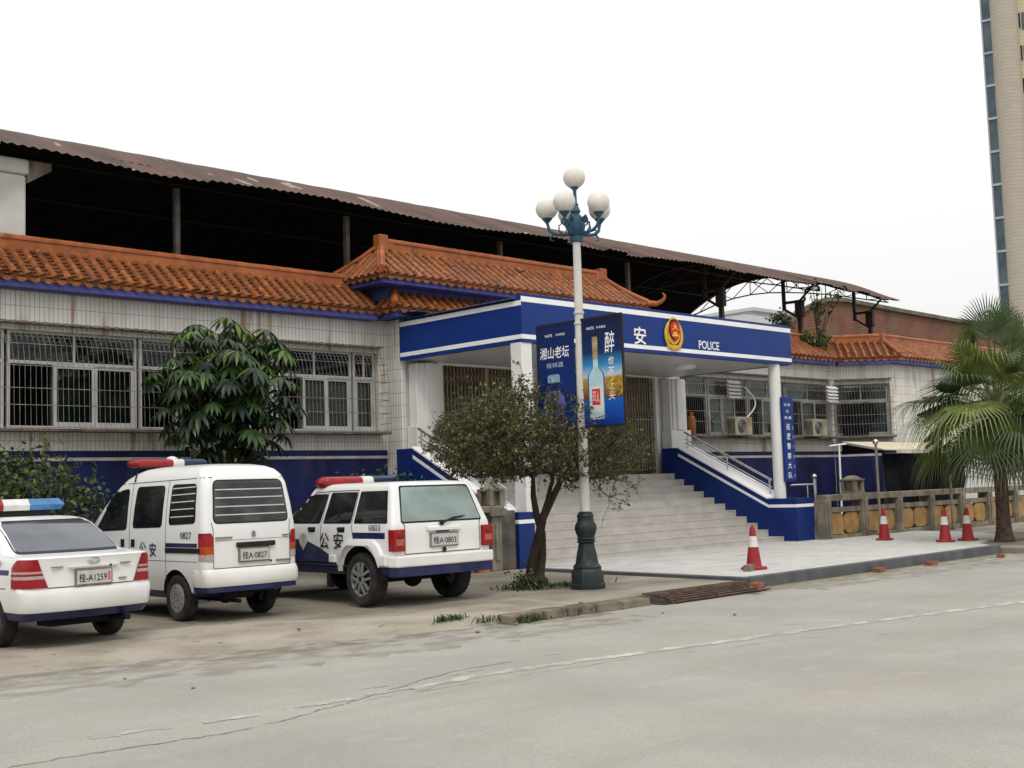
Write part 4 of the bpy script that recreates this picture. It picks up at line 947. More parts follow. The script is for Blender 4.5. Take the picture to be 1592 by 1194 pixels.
for x, y, z, rz, lab, m in ((17.42, 12.12, AP, .35, 'grey concrete block against the nearest traffic cone', M_grey_conc), (15.55, 10.7, -.03, .2, 'loose red brick at the right end of the drain grate', M_bk),
                        (19.95, 11.1, -.12, .1, 'red brick in the gutter, nearest to the cone', M_bk), (21.75, 11.02, -.12, -.15, 'red brick in the gutter midway along the forecourt kerb', M_bk), (24.15, 10.75, -.12, .3, 'brick in the gutter at the far end of the forecourt kerb', M_bk)):
    b = MB(); b.box(-.13, .13, -.065, .065, 0, .075 if m is M_bk else .11); o = b.build('brick', m, None, bevel=.008); o.location = (x, y, z); o.rotation_euler = (0, 0, rz); tag(o, lab, 'brick', 'loose bricks along the kerb')

# ------------------------------------------------------------------ vegetation
def leafmat(name, c, rough=.5, spec=.4, var=.3):
    m = mat(name, c, rough, var, 3., spec=spec); n, l = nodes_of(m); p = n['Principled BSDF']
    tr = n.new('ShaderNodeBsdfTranslucent'); mxs = n.new('ShaderNodeMixShader'); mxs.inputs[0].default_value = .22
    l.new(p.inputs['Base Color'].links[0].from_socket, tr.inputs[0]); out = n['Material Output']
    l.new(p.outputs[0], mxs.inputs[1]); l.new(tr.outputs[0], mxs.inputs[2]); l.new(mxs.outputs[0], out.inputs[0]); return m
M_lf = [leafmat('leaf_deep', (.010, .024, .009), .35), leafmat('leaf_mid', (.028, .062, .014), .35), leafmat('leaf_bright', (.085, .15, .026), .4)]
M_sp = [leafmat('leaf_olive', (.095, .098, .022), .5), leafmat('leaf_dull', (.05, .05, .02), .5), leafmat('leaf_yellow', (.165, .165, .035), .5)]
M_sh = [leafmat('leaf_shrub', (.018, .036, .014), .5), leafmat('leaf_shrub_mid', (.04, .072, .02), .5), leafmat('leaf_shrub_pale', (.10, .135, .025), .5)]
M_bark = mat('bark', (.045, .031, .023), .9, .4, 6, .6, stretch=(1, 1, .3))
M_twig = mat('twig', (.072, .052, .04), .9, .3, 6)
def rnd_dir(r_): 
    while 1:
        v = V(r_.uniform(-1, 1), r_.uniform(-1, 1), r_.uniform(-1, 1))
        if .05 < v.length < 1: return v.normalized()
def leaflet(mb, a, d, n, L, W, droop=.25):
    """folded leaf: base a, direction d, normal n"""
    d = d.normalized(); s = d.cross(n)
    if s.length < 1e-4: s = d.orthogonal()
    s.normalize(); n = s.cross(d).normalized()
    m1 = a+d*L*.35; m2 = a+d*L*.72-V(0, 0, 1)*L*droop*.35; tip = a+d*L-V(0, 0, 1)*L*droop
    o = len(mb.v)
    mb.add([a, m1+s*W*.5+n*W*.12, m1, m1-s*W*.5+n*W*.12, m2+s*W*.42+n*W*.1, m2, m2-s*W*.42+n*W*.1, tip], [(0, 1, 2), (0, 2, 3), (1, 4, 5, 2), (2, 5, 6, 3), (4, 7, 5), (5, 7, 6)])
def branches(name_parent, trunk_m, segs):
    mb = MB()
    for pts, rr in segs: mb.path(pts, rr, 7)
    return mb
# umbrella tree: palmate drooping leaf whorls
C = V(11.55, 19.3, 0); r_ = random.Random(21)
t = thing('umbrella_tree', 'tall umbrella tree with drooping glossy leaf fans before the left windows', 'tree', C)
mb = MB(); heads = []
stems = [(V(-.15, 0, 0), V(-.55, -.2, 3.9)), (V(.15, .1, 0), V(.35, 0, 4.5)), (V(0, -.1, 0), V(.05, -.35, 4.7)), (V(.2, 0, 0), V(.85, -.1, 3.9)), (V(-.1, .1, 0), V(-.2, .3, 4.2))]
for a, b in stems: mb.path([C+a, C+a.lerp(b, .35)+V(.06, 0, 0), C+a.lerp(b, .7), C+b], [.06, .05, .04, .025], 8)
mb.build('trunk', M_bark, t, smooth=50)
lm = [MB(), MB(), MB()]; pt = MB(); e_lat = V(.713, -.70, 0)
N = 0; tries = 0; placed = []
while N < 185 and tries < 9000:
    tries += 1
    d = rnd_dir(r_); q = r_.uniform(.45, 1.12) 
    zc = 3.5; p = C+V(d.x*1.22*q, d.y*1.1*q, zc+d.z*1.36*q)
    k = 1 if p.z < 4.45 else max(.3, 1-(p.z-4.45)*.85)
    p.x = C.x+(p.x-C.x)*k+.12; p.y = C.y+(p.y-C.y)*k
    if any((p-x).length < .235 for x in placed): continue
    placed.append(p); N += 1
    out = (p-C-V(0, 0, 3.2)); out.z = max(out.z, -.1)*.6; out.normalize(); hub = p
    pet = hub-out*.45-V(0, 0, .12); pt.path([pet, pet.lerp(hub, .6)+V(0, 0, .05), hub], .008, 4)
    sc_ = r_.uniform(.7, 1.2); nl = r_.randint(9, 14); ph = r_.uniform(0, 6.28); up = (V(0, 0, 1)+out*.55).normalized(); s = up.orthogonal().normalized(); u2 = up.cross(s)
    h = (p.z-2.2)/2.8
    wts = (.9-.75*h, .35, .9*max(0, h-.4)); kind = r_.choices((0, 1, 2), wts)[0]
    for i in range(nl):
        a = ph+2*math.pi*i/nl; dd = (s*math.cos(a)+u2*math.sin(a))
        dd = (dd-V(0, 0, 1)*r_.uniform(.25, .6)).normalized()
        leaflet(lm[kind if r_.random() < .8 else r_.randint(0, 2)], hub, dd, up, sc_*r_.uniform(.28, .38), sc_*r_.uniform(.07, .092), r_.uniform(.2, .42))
o = None
mb = MB(); fm = []
for k in range(3): mb.cur = k; mb.add(lm[k].v, lm[k].f)
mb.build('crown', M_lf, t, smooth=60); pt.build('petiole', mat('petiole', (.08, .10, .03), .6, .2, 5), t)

def leafy(lab, name, C, rad, zc, zr, n, mats, size, seed, wts=(.5, .35, .15), stems=5, cat='shrub', lump=.35, group=None, fill=.35):
    """a shrub: stems and leaf-sized faces clumped round sprig ends"""
    r_ = random.Random(seed); t = thing(name, lab, cat, C, group=group); mb = MB(); tw = MB()
    ends = []
    for k in range(max(8, n//22)):
        d = rnd_dir(r_); q = r_.uniform(fill, 1)**.6
        e = C+V(d.x*rad[0]*q, d.y*rad[1]*q, zc+d.z*zr*q); ends.append(e)
        st_ = C+V(r_.uniform(-.15, .15), r_.uniform(-.15, .15), 0); m_ = st_.lerp(e, .5)+V(0, 0, .15); tw.path([st_, m_, e], [.018, .012, .005], 4, False)
    for i in range(n):
        e = r_.choice(ends); p = e+rnd_dir(r_)*r_.uniform(0, lump)*V(1, 1, .8).length/1.6
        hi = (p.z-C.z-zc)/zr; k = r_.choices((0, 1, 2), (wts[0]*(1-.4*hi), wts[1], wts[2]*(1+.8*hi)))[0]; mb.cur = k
        leaflet(mb, p, rnd_dir(r_)+V(0, 0, .1), rnd_dir(r_)+V(0, 0, .6), size*r_.uniform(.7, 1.3), size*.5*r_.uniform(.8, 1.2), .15)
    mb.build('foliage', mats, t); tw.build('stems', M_twig, t); return t
leafy('dark leafy shrub behind the sedan at the left edge', 'shrub', V(7.3, 18.0, 0), (1.35, .8), 1.45, 1.0, 5200, M_sh, .10, 5, (.5, .4, .2), fill=.1)
leafy('low dark shrub at the left stair wall behind the bare tree', 'shrub', V(14.9, 19.0, 0), (1.2, .7), 1.15, .85, 2200, M_sh, .09, 6, (.7, .3, .1))
leafy('small dark shrub on the ground between van and jeep', 'shrub', V(10.3, 17.5, 0), (.7, .5), .25, .22, 500, M_sh, .08, 9, (.7, .3, .1))

# sparse street tree grown towards points in a flat crown
C = V(13.9, 13.76, 0); r_ = random.Random(33); lat, dep = V(.713, -.701, 0), V(.701, .713, 0)
t = thing('street_tree', 'sparse twiggy street tree with two twisted trunks beside the lamp', 'tree', C)
def cp(a, b, z): return C+lat*a+dep*b+V(0, 0, z)
mb = MB()
mb.path([cp(-.06, 0, -.03), cp(-.07, 0, .18), cp(0, -.02, .5), cp(.10, -.03, .85), cp(.16, -.02, 1.10), cp(.30, 0, 1.36), cp(.42, .03, 1.58), cp(.5, .05, 1.75)], [.13, .088, .078, .074, .07, .06, .05, .04], 10)
mb.path([cp(.07, .03, -.03), cp(.08, .03, .2), cp(.13, .05, .5), cp(.14, .07, .85), cp(.06, .06, 1.15), cp(.02, .05, 1.45), cp(.03, .03, 1.75)], [.12, .082, .07, .063, .055, .048, .035], 10)
mb.path([cp(.16, -.02, 1.1), cp(.24, -.10, 1.35), cp(.30, -.14, 1.6)], [.055, .045, .03], 8)
mb.sphere(cp(-.10, -.05, .12), .13, 10, 8, (1, 1, .8)); mb.sphere(cp(.10, -.03, .09), .12, 10, 8, (1, 1, .8)); trunk_mb = mb
att = []
while len(att) < 2900:
    a, b, z = r_.uniform(-1.75, 1.95), r_.uniform(-1.6, 1.6), r_.uniform(-1, 1)
    if ((a-.1)/1.8)**2+(b/1.55)**2+z*z > 1: continue
    zz = 2.36+.84*z-.20*(a/1.7)**2+(.12 if a < -.2 else 0)
    if abs(a) < .5 and zz < 1.75: continue
    att.append(cp(a, b, zz))
for q in ((-1.05, 0, 3.35), (-1.0, .05, 3.1), (-.3, 0, 3.2), (-.05, 0, 3.5), (-.12, -.1, 3.65), (1.1, 0, 3.1), (.7, .1, 3.15), (1.3, -.1, 1.5), (1.35, -.1, 1.3), (1.55, 0, 1.55), (1.2, -.1, 1.15), (1.05, -.2, 1.35), (1.6, -.2, 1.3), (1.75, 0, 1.45), (-1.3, -.1, 1.6), (-.6, -.4, 1.65), (.75, -.4, 1.55), (.9, .1, 3.3), (1.2, .1, 3.0)): att += [cp(*q)]*2
A = np.array([list(x) for x in att]); nodes = [cp(.5, .05, 1.75), cp(.03, .03, 1.75), cp(.30, -.14, 1.6)]; par = [-1, -1, -1]
P = np.array([list(x) for x in nodes]); alive = np.ones(len(A), bool); step = .10
near = np.array([0]*len(A)); dist = np.full(len(A), 1e9)
for i in range(len(P)):
    dd_ = np.linalg.norm(A-P[i], axis=1); m_ = dd_ < dist; dist[m_] = dd_[m_]; near[m_] = i
for it in range(70):
    act = alive & (dist < 1.6)
    if not act.any(): break
    new = []
    for i in np.unique(near[act]):
        k = act & (near == i); v = A[k]-P[i]; v = (v/np.linalg.norm(v, axis=1)[:, None]).mean(0)
        v = v+np.array([r_.uniform(-.25, .25) for _ in range(3)]); L_ = np.linalg.norm(v)
        if L_ < 1e-3: continue
        new.append((P[i]+v/L_*step, int(i)))
    for q, i in new:
        P = np.vstack([P, q]); par.append(i); j = len(P)-1
        dd_ = np.linalg.norm(A-q, axis=1); m_ = dd_ < dist; dist[m_] = dd_[m_]; near[m_] = j
    alive &= dist > .11
n = len(P); rad = [0.]*n; kids = [[] for _ in range(n)]
for i in range(3, n): kids[par[i]].append(i)
for i in range(n-1, -1, -1): rad[i] = max(.0042, sum(rad[c]**2.1 for c in kids[i])**(1/2.1)) if kids[i] else .0040
rad = [min(x, .04) for x in rad]
mb = MB(); tw = MB()
for i in range(3, n):
    a, b = Vector(P[par[i]]), Vector(P[i]); (mb if rad[i] > .009 else tw).path([a, b], [min(rad[par[i]], rad[i]*1.5), rad[i]], 6 if rad[i] > .009 else 4, False)
lf = MB()
for i in range(3, n):
    a, b = Vector(P[par[i]]), Vector(P[i])
    if rad[i] < .012:
        for k in range(2):
            if r_.random() < .9:
                d = ((b-a).normalized()*.5+rnd_dir(r_)).normalized(); p0 = a.lerp(b, r_.random()); L_ = r_.uniform(.1, .34)
                p1 = p0+d*L_*.5+rnd_dir(r_)*.03; p2 = p1+d*L_*.5+rnd_dir(r_)*.05; tw.path([p0, p1, p2], [.0044, .0036, .0022], 3, False)
                u = (b-C).dot(lat)
                lfn = 6.4 if u < -.1 else 4.2 if u < .6 else 2.8
                for _ in range(int(lfn+r_.random())):
                    lf.cur = r_.choices((0, 1, 2), (.45, .4, .15+.1*(u < 0)))[0]; q = p0.lerp(p2, r_.random()); s_ = r_.uniform(.034, .066)
                    leaflet(lf, q+rnd_dir(r_)*.015, rnd_dir(r_), rnd_dir(r_)+V(0, 0, .8), s_, s_*.6, .1)
trunk_mb.add(mb.v, mb.f).build('trunk', M_bark, t, smooth=60); tw.build('twigs', M_twig, t); lf.build('foliage', M_sp, t)

# fan palms
M_fr = [leafmat('frond_green', (.046, .080, .020), .4), leafmat('frond_pale', (.135, .175, .036), .4), leafmat('frond_dry', (.13, .10, .06), .7)]
def fan(mb, base, d, up, L, n, sp, r_, kind, droop):
    s = d.cross(up).normalized(); nn = s.cross(d).normalized(); mb.cur = kind
    for i in range(n):
        a = (i/(n-1)-.5)*R(sp); c, si = math.cos(a), math.sin(a)
        dd = (d*c+s*si*.98+nn*.18*(1-abs(a)/2.6)).normalized(); ll = L*(1-.28*abs(a)/2.5)*r_.uniform(.92, 1.05); w0 = L*math.radians(sp)/n*.40
        side = dd.cross(nn).normalized()
        def q(tt, dr): return base+dd*ll*tt-V(0, 0, 1)*ll*dr*max(0, tt-.35)**2
        a0, a1, a2, a3 = base, q(.5, droop), q(.8, droop), q(1., droop*1.5)
        mb.add([a0, a1+side*w0*.5, a1-nn*w0*.35, a1-side*w0*.5, a2+side*w0*.26, a2-side*w0*.26, a3], [(0, 1, 2), (0, 2, 3), (1, 4, 5, 3), (4, 6, 5)])
def palm(C, lab, seed, H, n):
    r_ = random.Random(seed); t = thing('fan_palm', lab, 'palm', C, group='fan palms along the pavement')
    mb = MB(); prof = []; z = -.03
    k = 0
    while z < H:
        base_r = .26 if z < .2 else .20; base_r = .15+.10*math.exp(-max(0, z)/.22)
        prof += [(base_r*1.03, z), (base_r*.97, z+.05)]; z += .075; k += 1
    mb.lathe(prof, C, 14); mb.build('trunk', mat('palm_trunk', (.085, .06, .042), .95, .35, 7, .6), t, smooth=50)
    top = C+V(0, 0, H); fr, pe = MB(), MB()
    for i in range(n):
        u = (i+.5)/n; el = R(82-122*u+r_.uniform(-8, 8)); az = i*2.39996+r_.uniform(-.3, .3)
        d = V(math.cos(az)*math.cos(el), math.sin(az)*math.cos(el), math.sin(el)); pl = r_.uniform(.95, 1.35)*(1.4 if u < .13 else 1 if u < .85 else .7)
        b0 = top+d*.12+V(0, 0, .25*(1-u)); hub = b0+d*pl-V(0, 0, .22*(pl)*max(0, math.cos(el))); pe.path([b0-d*.1, b0.lerp(hub, .5)+V(0, 0, .06), hub], [.028, .018, .013], 5)
        dd = (hub-b0).normalized(); dd = (dd-V(0, 0, 1)*(.15+.7*u)*max(.12, math.cos(el))).normalized(); up = V(0, 0, 1) if abs(dd.z) < .95 else V(1, 0, 0)
        if dd.z < -.5: up = V(math.cos(az), math.sin(az), .3)
        up = (up+rnd_dir(r_)*.35).normalized()
        kind = 2 if u > .93 else (1 if r_.random() < (.5 if u < .35 else .22) else 0)
        fan(fr, hub, dd, up, r_.uniform(1.0, 1.3)*(.9 if u < .13 else 1), 40 if u > .13 else 26, 250 if u > .13 else 120, r_, kind, r_.uniform(.55, 1.1) if u > .15 else .2)
    fr.build('crown', M_fr, t); pe.build('petiole', mat('palm_stalk', (.12, .14, .05), .5, .2, 5), t, smooth=50)
    sk = MB()
    for i in range(90):
        az = r_.uniform(0, 6.28); z = r_.uniform(-.5, .15); L_ = r_.uniform(.3, .75); a = top+V(math.cos(az)*.16, math.sin(az)*.16, z); sk.path([a, a+V(math.cos(az)*.18, math.sin(az)*.18, -.15), a+V(math.cos(az)*.2, math.sin(az)*.2, -L_)], [.012, .01, .004], 4, False)
    sk.build('dry_skirt', M_fr[2], t)
    return t
palm(V(27.56, 12.15, -.02), 'fan palm with full drooping crown at the right, nearest the cones', 5, 2.86, 48)
palm(V(31.0, 12.3, -.02), 'second fan palm, mostly cut off by the right edge', 9, 3.1, 32)

# sapling and weeds on the tiled roof
C = V(36.7, 22.2, 6.15); r_ = random.Random(12)
t = thing('roof_sapling', 'thin sapling growing out of the right wing tiled roof', 'tree', C)
mb, lf = MB(), MB()
for k in range(7):
    e = V(r_.uniform(-.9, 2.3), r_.uniform(-.5, .5), r_.uniform(1.2, 2.5)); p = [C, C+e*.4+V(0, 0, .2), C+e*.75+V(.05, 0, .1), C+e]; mb.path(p, [.035, .022, .014, .006], 5, False)
    for j in range(10):
        q = p[1].lerp(p[3], r_.random()**.7)+rnd_dir(r_)*.2; lf.cur = r_.choices((0, 1, 2), (.3, .5, .3))[0]; leaflet(lf, q, rnd_dir(r_)-V(0, 0, .3), rnd_dir(r_)+V(0, 0, .8), r_.uniform(.14, .24), .11, .2)
mb.build('trunk', M_twig, t); lf.build('crown', M_sh, t)
leafy('green weeds in the tiles at the foot of the roof sapling', 'weeds', V(35.9, 21.75, 6.05), (.9, .3), .12, .2, 420, M_sh, .13, 14, (.4, .4, .3), cat='weeds')
leafy('dark weed tuft on the brick gable corner', 'weeds', atY(1215, 500, 31.6)-V(0, 0, .2), (.5, .4), .2, .35, 260, M_sh, .2, 15, (.6, .3, .1), cat='weeds')
# grass tufts
def tufts(name, lab, spots, seed):
    r_ = random.Random(seed); mb = MB()
    for x, y, z, n, sp in spots:
        for i in range(n):
            a = V(x+r_.gauss(0, sp), y+r_.gauss(0, sp*.55), z); d = V(r_.uniform(-.6, .6), r_.uniform(-.6, .6), 1).normalized(); h = r_.uniform(.04, .12); s = V(r_.uniform(-1, 1), r_.uniform(-1, 1), 0).normalized()*r_.uniform(.006, .014); mb.cur = r_.choices((0, 1, 2), (.25, .5, .25))[0]
            mb.add([a-s, a+s, a+d*h*.6+s*.6, a+d*h+V(d.x, d.y, 0)*h*.4], [(0, 1, 2), (0, 2, 3)])
    o = mb.build(name, M_lf, None); tag(o, lab, 'grass', kind='stuff'); return o
tufts('grass', 'short grass at the twisted tree foot', [(13.75, 13.5, 0, 260, .16), (14.25, 13.35, 0, 160, .2), (13.5, 13.85, 0, 90, .2), (14.6, 13.3, 0, 60, .2)], 1)
tufts('kerb_grass', 'green grass tufts along the old kerb edge', [(10.2, 11.62, -.05, 160, .10), (11.05, 11.1, -.1, 200, .13), (11.9, 11.1, -.1, 25, .1), (12.3, 11.15, -.1, 20, .1), (10.6, 11.35, -.08, 60, .15)], 2)
leafy('low green weed against the twisted trunks', 'weeds', V(13.62, 13.6, 0), (.22, .18), .1, .1, 160, M_lf, .07, 17, (.4, .4, .3), cat='weeds')
M_soil = mat('soil', (.095, .075, .05), .95, .35, 6, .5)
mb = MB(); r_ = random.Random(2)
mb.add([(13.9, 13.65, .035)]+[(13.9+(.62+r_.uniform(-.12, .12))*math.cos(k*.2618), 13.65+(.45+r_.uniform(-.1, .1))*math.sin(k*.2618), .002) for k in range(24)], [(0, 1+k, 1+(k+1) % 24) for k in range(24)]); struct(mb.build('soil', M_soil, smooth=60))

# ------------------------------------------------------------------ vehicles
def carpaint():
    m = mat('police_white', (.70, .70, .685), .33, .03, 1.5, coat=.5)
    f = mul(m, noise_fac(m, 2.2, (1, 1, .6), .3, .75), zrange(m, .75, .28)); mixin(m, mul(m, f, .55), (.33, .28, .21)); return m
M_car = carpaint()
M_carnavy = mat('car_navy', (.008, .012, .07), .35, .1, 3, coat=.3); mixin(M_carnavy, mul(M_carnavy, noise_fac(M_carnavy, 3, (1, 1, 1), .4, .75), .25), (.10, .085, .07))
M_well = mat('wheel_well', (.012, .012, .012), .9, .3, 5)
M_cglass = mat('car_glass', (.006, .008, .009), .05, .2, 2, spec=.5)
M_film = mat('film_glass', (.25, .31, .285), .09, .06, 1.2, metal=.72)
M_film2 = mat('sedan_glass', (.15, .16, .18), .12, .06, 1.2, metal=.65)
for m_, k_ in ((M_cglass, .5), (M_film, .45), (M_film2, .4)): mixin(m_, mul(m_, noise_fac(m_, 1.7, (1, 1, 1.6), .42, .72, 6, 2.), k_), (.05, .052, .05))  # dusty noise in the glass colour, standing in for varied reflections
M_gask = mat('rubber', (.012, .012, .013), .6, .2, 8)
M_tyre = mat('tyre', (.022, .021, .020), .85, .25, 8, .3); mixin(M_tyre, mul(M_tyre, noise_fac(M_tyre, 5, (1, 1, 1), .4, .8), .5), (.085, .072, .058))
M_rim = mat('alloy', (.36, .36, .35), .4, .15, 8, metal=.6)
M_red_l = mat('tail_red', (.26, .004, .008), .25, .15, 30, coat=.25, spec=.3)
M_amb = mat('tail_amber', (.38, .055, .008), .25, .15, 30, coat=.25)
M_clr = mat('tail_clear', (.36, .30, .28), .25, .15, 30, coat=.25)
M_lred = mat('beacon_red', (.24, .012, .018), .3, .2, 7, coat=.25)
M_lblue = mat('beacon_blue', (.010, .030, .065), .3, .2, 7, coat=.25)
M_lblue2 = mat('beacon_light_blue', (.035, .15, .34), .18, .2, 7, coat=.6)
M_lwht = mat('beacon_white', (.58, .58, .56), .2, .1, 7, coat=.6)
M_plate = mat('plate', (.46, .46, .44), .45, .08, 9)
M_ink = mat('black_letter', (.012, .012, .014), .5, .1, 9)
M_ink2 = mat('navy_letter', (.012, .016, .06), .45, .1, 9)
M_seam_c = mat('panel_gap', (.045, .045, .043), .8, .2, 9)
M_chrome = mat('chrome', (.55, .55, .55), .2, .05, 5, metal=1)

class Body:
    """closed shell from horizontal slices: (z, rear y, front y, half width, rear corner, front corner, rear bow, front bow)"""
    def __init__(s, keys): s.k = keys
    def at(s, z):
        k = s.k
        if z <= k[0][0]: return k[0]
        for a, b in zip(k, k[1:]):
            if z <= b[0]:
                t = (z-a[0])/(b[0]-a[0]); return tuple(p+(q-p)*t for p, q in zip(a, b))
        return k[-1]
    def outline(s, z):
        z, yr, yf, hw, cr, cf, br, bf = s.at(z); pts = []
        def rear(x): return yr+br*(x/hw)**2
        def front(x): return yf-bf*(x/hw)**2
        xi = hw-cr*.9
        for i in range(6): x = xi*i/5; pts.append((x, rear(x)))
        y1, y2 = rear(xi), rear(hw)+cr
        for i in range(1, 7): a = math.pi/2*i/6; pts.append((xi+(hw-xi)*math.sin(a), y1+(y2-y1)*(1-math.cos(a))))
        y3 = front(hw)-cf
        n = 24
        for i in range(1, n): t = i/n; pts.append((hw-.012*(2*t-1)**2*min(1, hw)+.012*1.0-.012, y2+(y3-y2)*t))
        xi = hw-cf*.9; y4 = front(xi)
        for i in range(0, 7): a = math.pi/2*(1-i/6); pts.append((xi+(hw-xi)*math.sin(a), y4-(y4-y3)*(1-math.cos(a))))
        for i in range(4, -1, -1): x = xi*i/5; pts.append((x, front(x)))
        return pts
    def side_x(s, z, y):
        z, yr, yf, hw, cr, cf, br, bf = s.at(z); xi = hw-cr*.9; y1, y2 = yr+br*(xi/hw)**2, yr+br+cr
        if y < y2:
            c = max(-1, min(1, 1-(y-y1)/max(1e-6, y2-y1))); return xi+(hw-xi)*math.sin(math.acos(max(0, c)))
        y3 = yf-bf-cf; xi = hw-cf*.9; y4 = yf-bf*(xi/hw)**2
        if y > y3: c = max(0, min(1, 1-(y4-y)/max(1e-6, y4-y3))); return xi+(hw-xi)*math.sin(math.acos(c))
        t = (y-y2)/max(1e-6, y3-y2); return hw-.012*(2*t-1)**2*min(1, hw)
    def rear_y(s, z, x):
        z, yr, yf, hw, cr, cf, br, bf = s.at(z); x = abs(x); xi = hw-cr*.9
        if x <= xi: return yr+br*(x/hw)**2
        y1, y2 = yr+br*(xi/hw)**2, yr+br+cr; q = min(1, (x-xi)/(hw-xi)); return y1+(y2-y1)*(1-math.cos(math.asin(q)))
    def shell(s, zs, navy_below=None):
        mb = MB(); rows = []
        for z in zs:
            h = s.outline(z); full = [(x, y, z) for x, y in h]+[(-x, y, z) for x, y in h[-2:0:-1]]; rows.append(full)
        n = len(rows[0])
        for i in range(len(rows)-1):
            mb.cur = 1 if navy_below and (zs[i]+zs[i+1])/2 < navy_below else 0
            o = len(mb.v) if i == 0 else None
            if i == 0: mb.v += rows[0]
            mb.v += rows[i+1]; a, b = i*n, (i+1)*n
            for k in range(n): mb.f.append([a+k, a+(k+1) % n, b+(k+1) % n, b+k]); mb.mi.append(mb.cur)
        mb.f.append(list(range(n))[::-1]); mb.mi.append(1 if navy_below else 0)
        mb.f.append([(len(rows)-1)*n+k for k in range(n)]); mb.mi.append(0)
        return mb
def rpoly(pts, r, n=5):
    out = []; N = len(pts)
    for i in range(N):
        p0, p, p1 = Vector(pts[i-1]), Vector(pts[i]), Vector(pts[(i+1) % N]); a = (p0-p); b = (p1-p); q = min(r, a.length*.45, b.length*.45)
        A, B = p+a.normalized()*q, p+b.normalized()*q
        for k in range(n+1): t = k/n; out.append(tuple(A*(1-t)**2+p*2*t*(1-t)+B*t*t))
    return out
def scan(poly, nz=14, nu=10):
    """rows of (u, z) covering a convex polygon"""
    zs = sorted(set([round(p[1], 4) for p in poly])); z0, z1 = zs[0], zs[-1]
    zz = sorted(set(zs+[z0+(z1-z0)*i/nz for i in range(nz+1)])); rows = []
    for z in zz:
        us = []
        for (u0, a), (u1, b) in zip(poly, poly[1:]+poly[:1]):
            if abs(a-b) < 1e-9:
                if abs(a-z) < 1e-6: us += [u0, u1]
            elif min(a, b)-1e-7 <= z <= max(a, b)+1e-7: us.append(u0+(u1-u0)*(z-a)/(b-a))
        if us: rows.append([(min(us)+(max(us)-min(us))*i/nu, z) for i in range(nu+1)])
    return rows
def side_patch(B, poly, off, sgn, nz=14, nu=12, mb=None):
    mb = mb or MB(); mb.gridf([[(sgn*(B.side_x(z, y)+off), y, z) for y, z in row] for row in scan(poly, nz, nu)]); return mb
def rear_patch(B, poly, off, nz=14, nu=14, mb=None):
    mb = mb or MB(); mb.gridf([[(x, B.rear_y(z, x)-off, z) for x, z in row] for row in scan(poly, nz, nu)]); return mb
def side_line(B, pts, wd, off, sgn, mb):
    for (ya, za), (yb, zb) in zip(pts, pts[1:]):
        n = max(2, int(math.hypot(yb-ya, zb-za)/.06)); L = math.hypot(yb-ya, zb-za); ny, nz_ = -(zb-za)/L*wd/2, (yb-ya)/L*wd/2; rows = []
        for i in range(n+1):
            y, z = ya+(yb-ya)*i/n, za+(zb-za)*i/n
            rows.append([(sgn*(B.side_x(z+s_*nz_, y+s_*ny)+off), y+s_*ny, z+s_*nz_) for s_ in (-1, 1)])
        mb.gridf(rows)
def rear_line(B, pts, wd, off, mb):
    for (xa, za), (xb, zb) in zip(pts, pts[1:]):
        n = max(2, int(math.hypot(xb-xa, zb-za)/.06)); L = math.hypot(xb-xa, zb-za); nx, nz_ = -(zb-za)/L*wd/2, (xb-xa)/L*wd/2; rows = []
        for i in range(n+1):
            x, z = xa+(xb-xa)*i/n, za+(zb-za)*i/n
            rows.append([(x+s_*nx, B.rear_y(z+s_*nz_, x+s_*nx)-off, z+s_*nz_) for s_ in (-1, 1)])
        mb.gridf(rows)
def shell_obj(B, zs, root, wheels, rw, navy=None, name='body'):
    mb = B.shell(zs, navy); o = mb.build(name, [M_car, M_carnavy, M_well], root, local=True, recalc=True)
    cut = MB()
    for (wx, wy, wz) in wheels:
        for s_ in (-1, 1):
            cut.lathe([(rw, wx-.30), (rw, wx+.35)] if s_ > 0 else [(rw, -wx-.35), (rw, -wx+.30)], (0, wy, wz), 28, 'x')
    co = cut.build('cut', [M_well], None, local=True, recalc=True)
    b = o.modifiers.new('b', 'BOOLEAN'); b.operation = 'DIFFERENCE'; b.object = co; b.solver = 'EXACT'; b.material_mode = 'TRANSFER'
    rs, rl, rr_ = root.scale.copy(), root.location.copy(), root.rotation_euler.copy()
    root.scale = (1, 1, 1); root.location = (0, 0, 0); root.rotation_euler = (0, 0, 0)
    dg = bpy.context.evaluated_depsgraph_get(); dg.update(); me = bpy.data.meshes.new_from_object(o.evaluated_get(dg))
    root.scale, root.location, root.rotation_euler = rs, rl, rr_
    o.modifiers.clear(); o.data = me; bpy.data.objects.remove(co)
    bm = bmesh.new(); bm.from_mesh(me)
    for f in bm.faces: f.smooth = True
    for e in bm.edges: e.smooth = len(e.link_faces) == 2 and e.calc_face_angle(3.) < R(38)
    bm.to_mesh(me); bm.free(); me.name = name
    return o
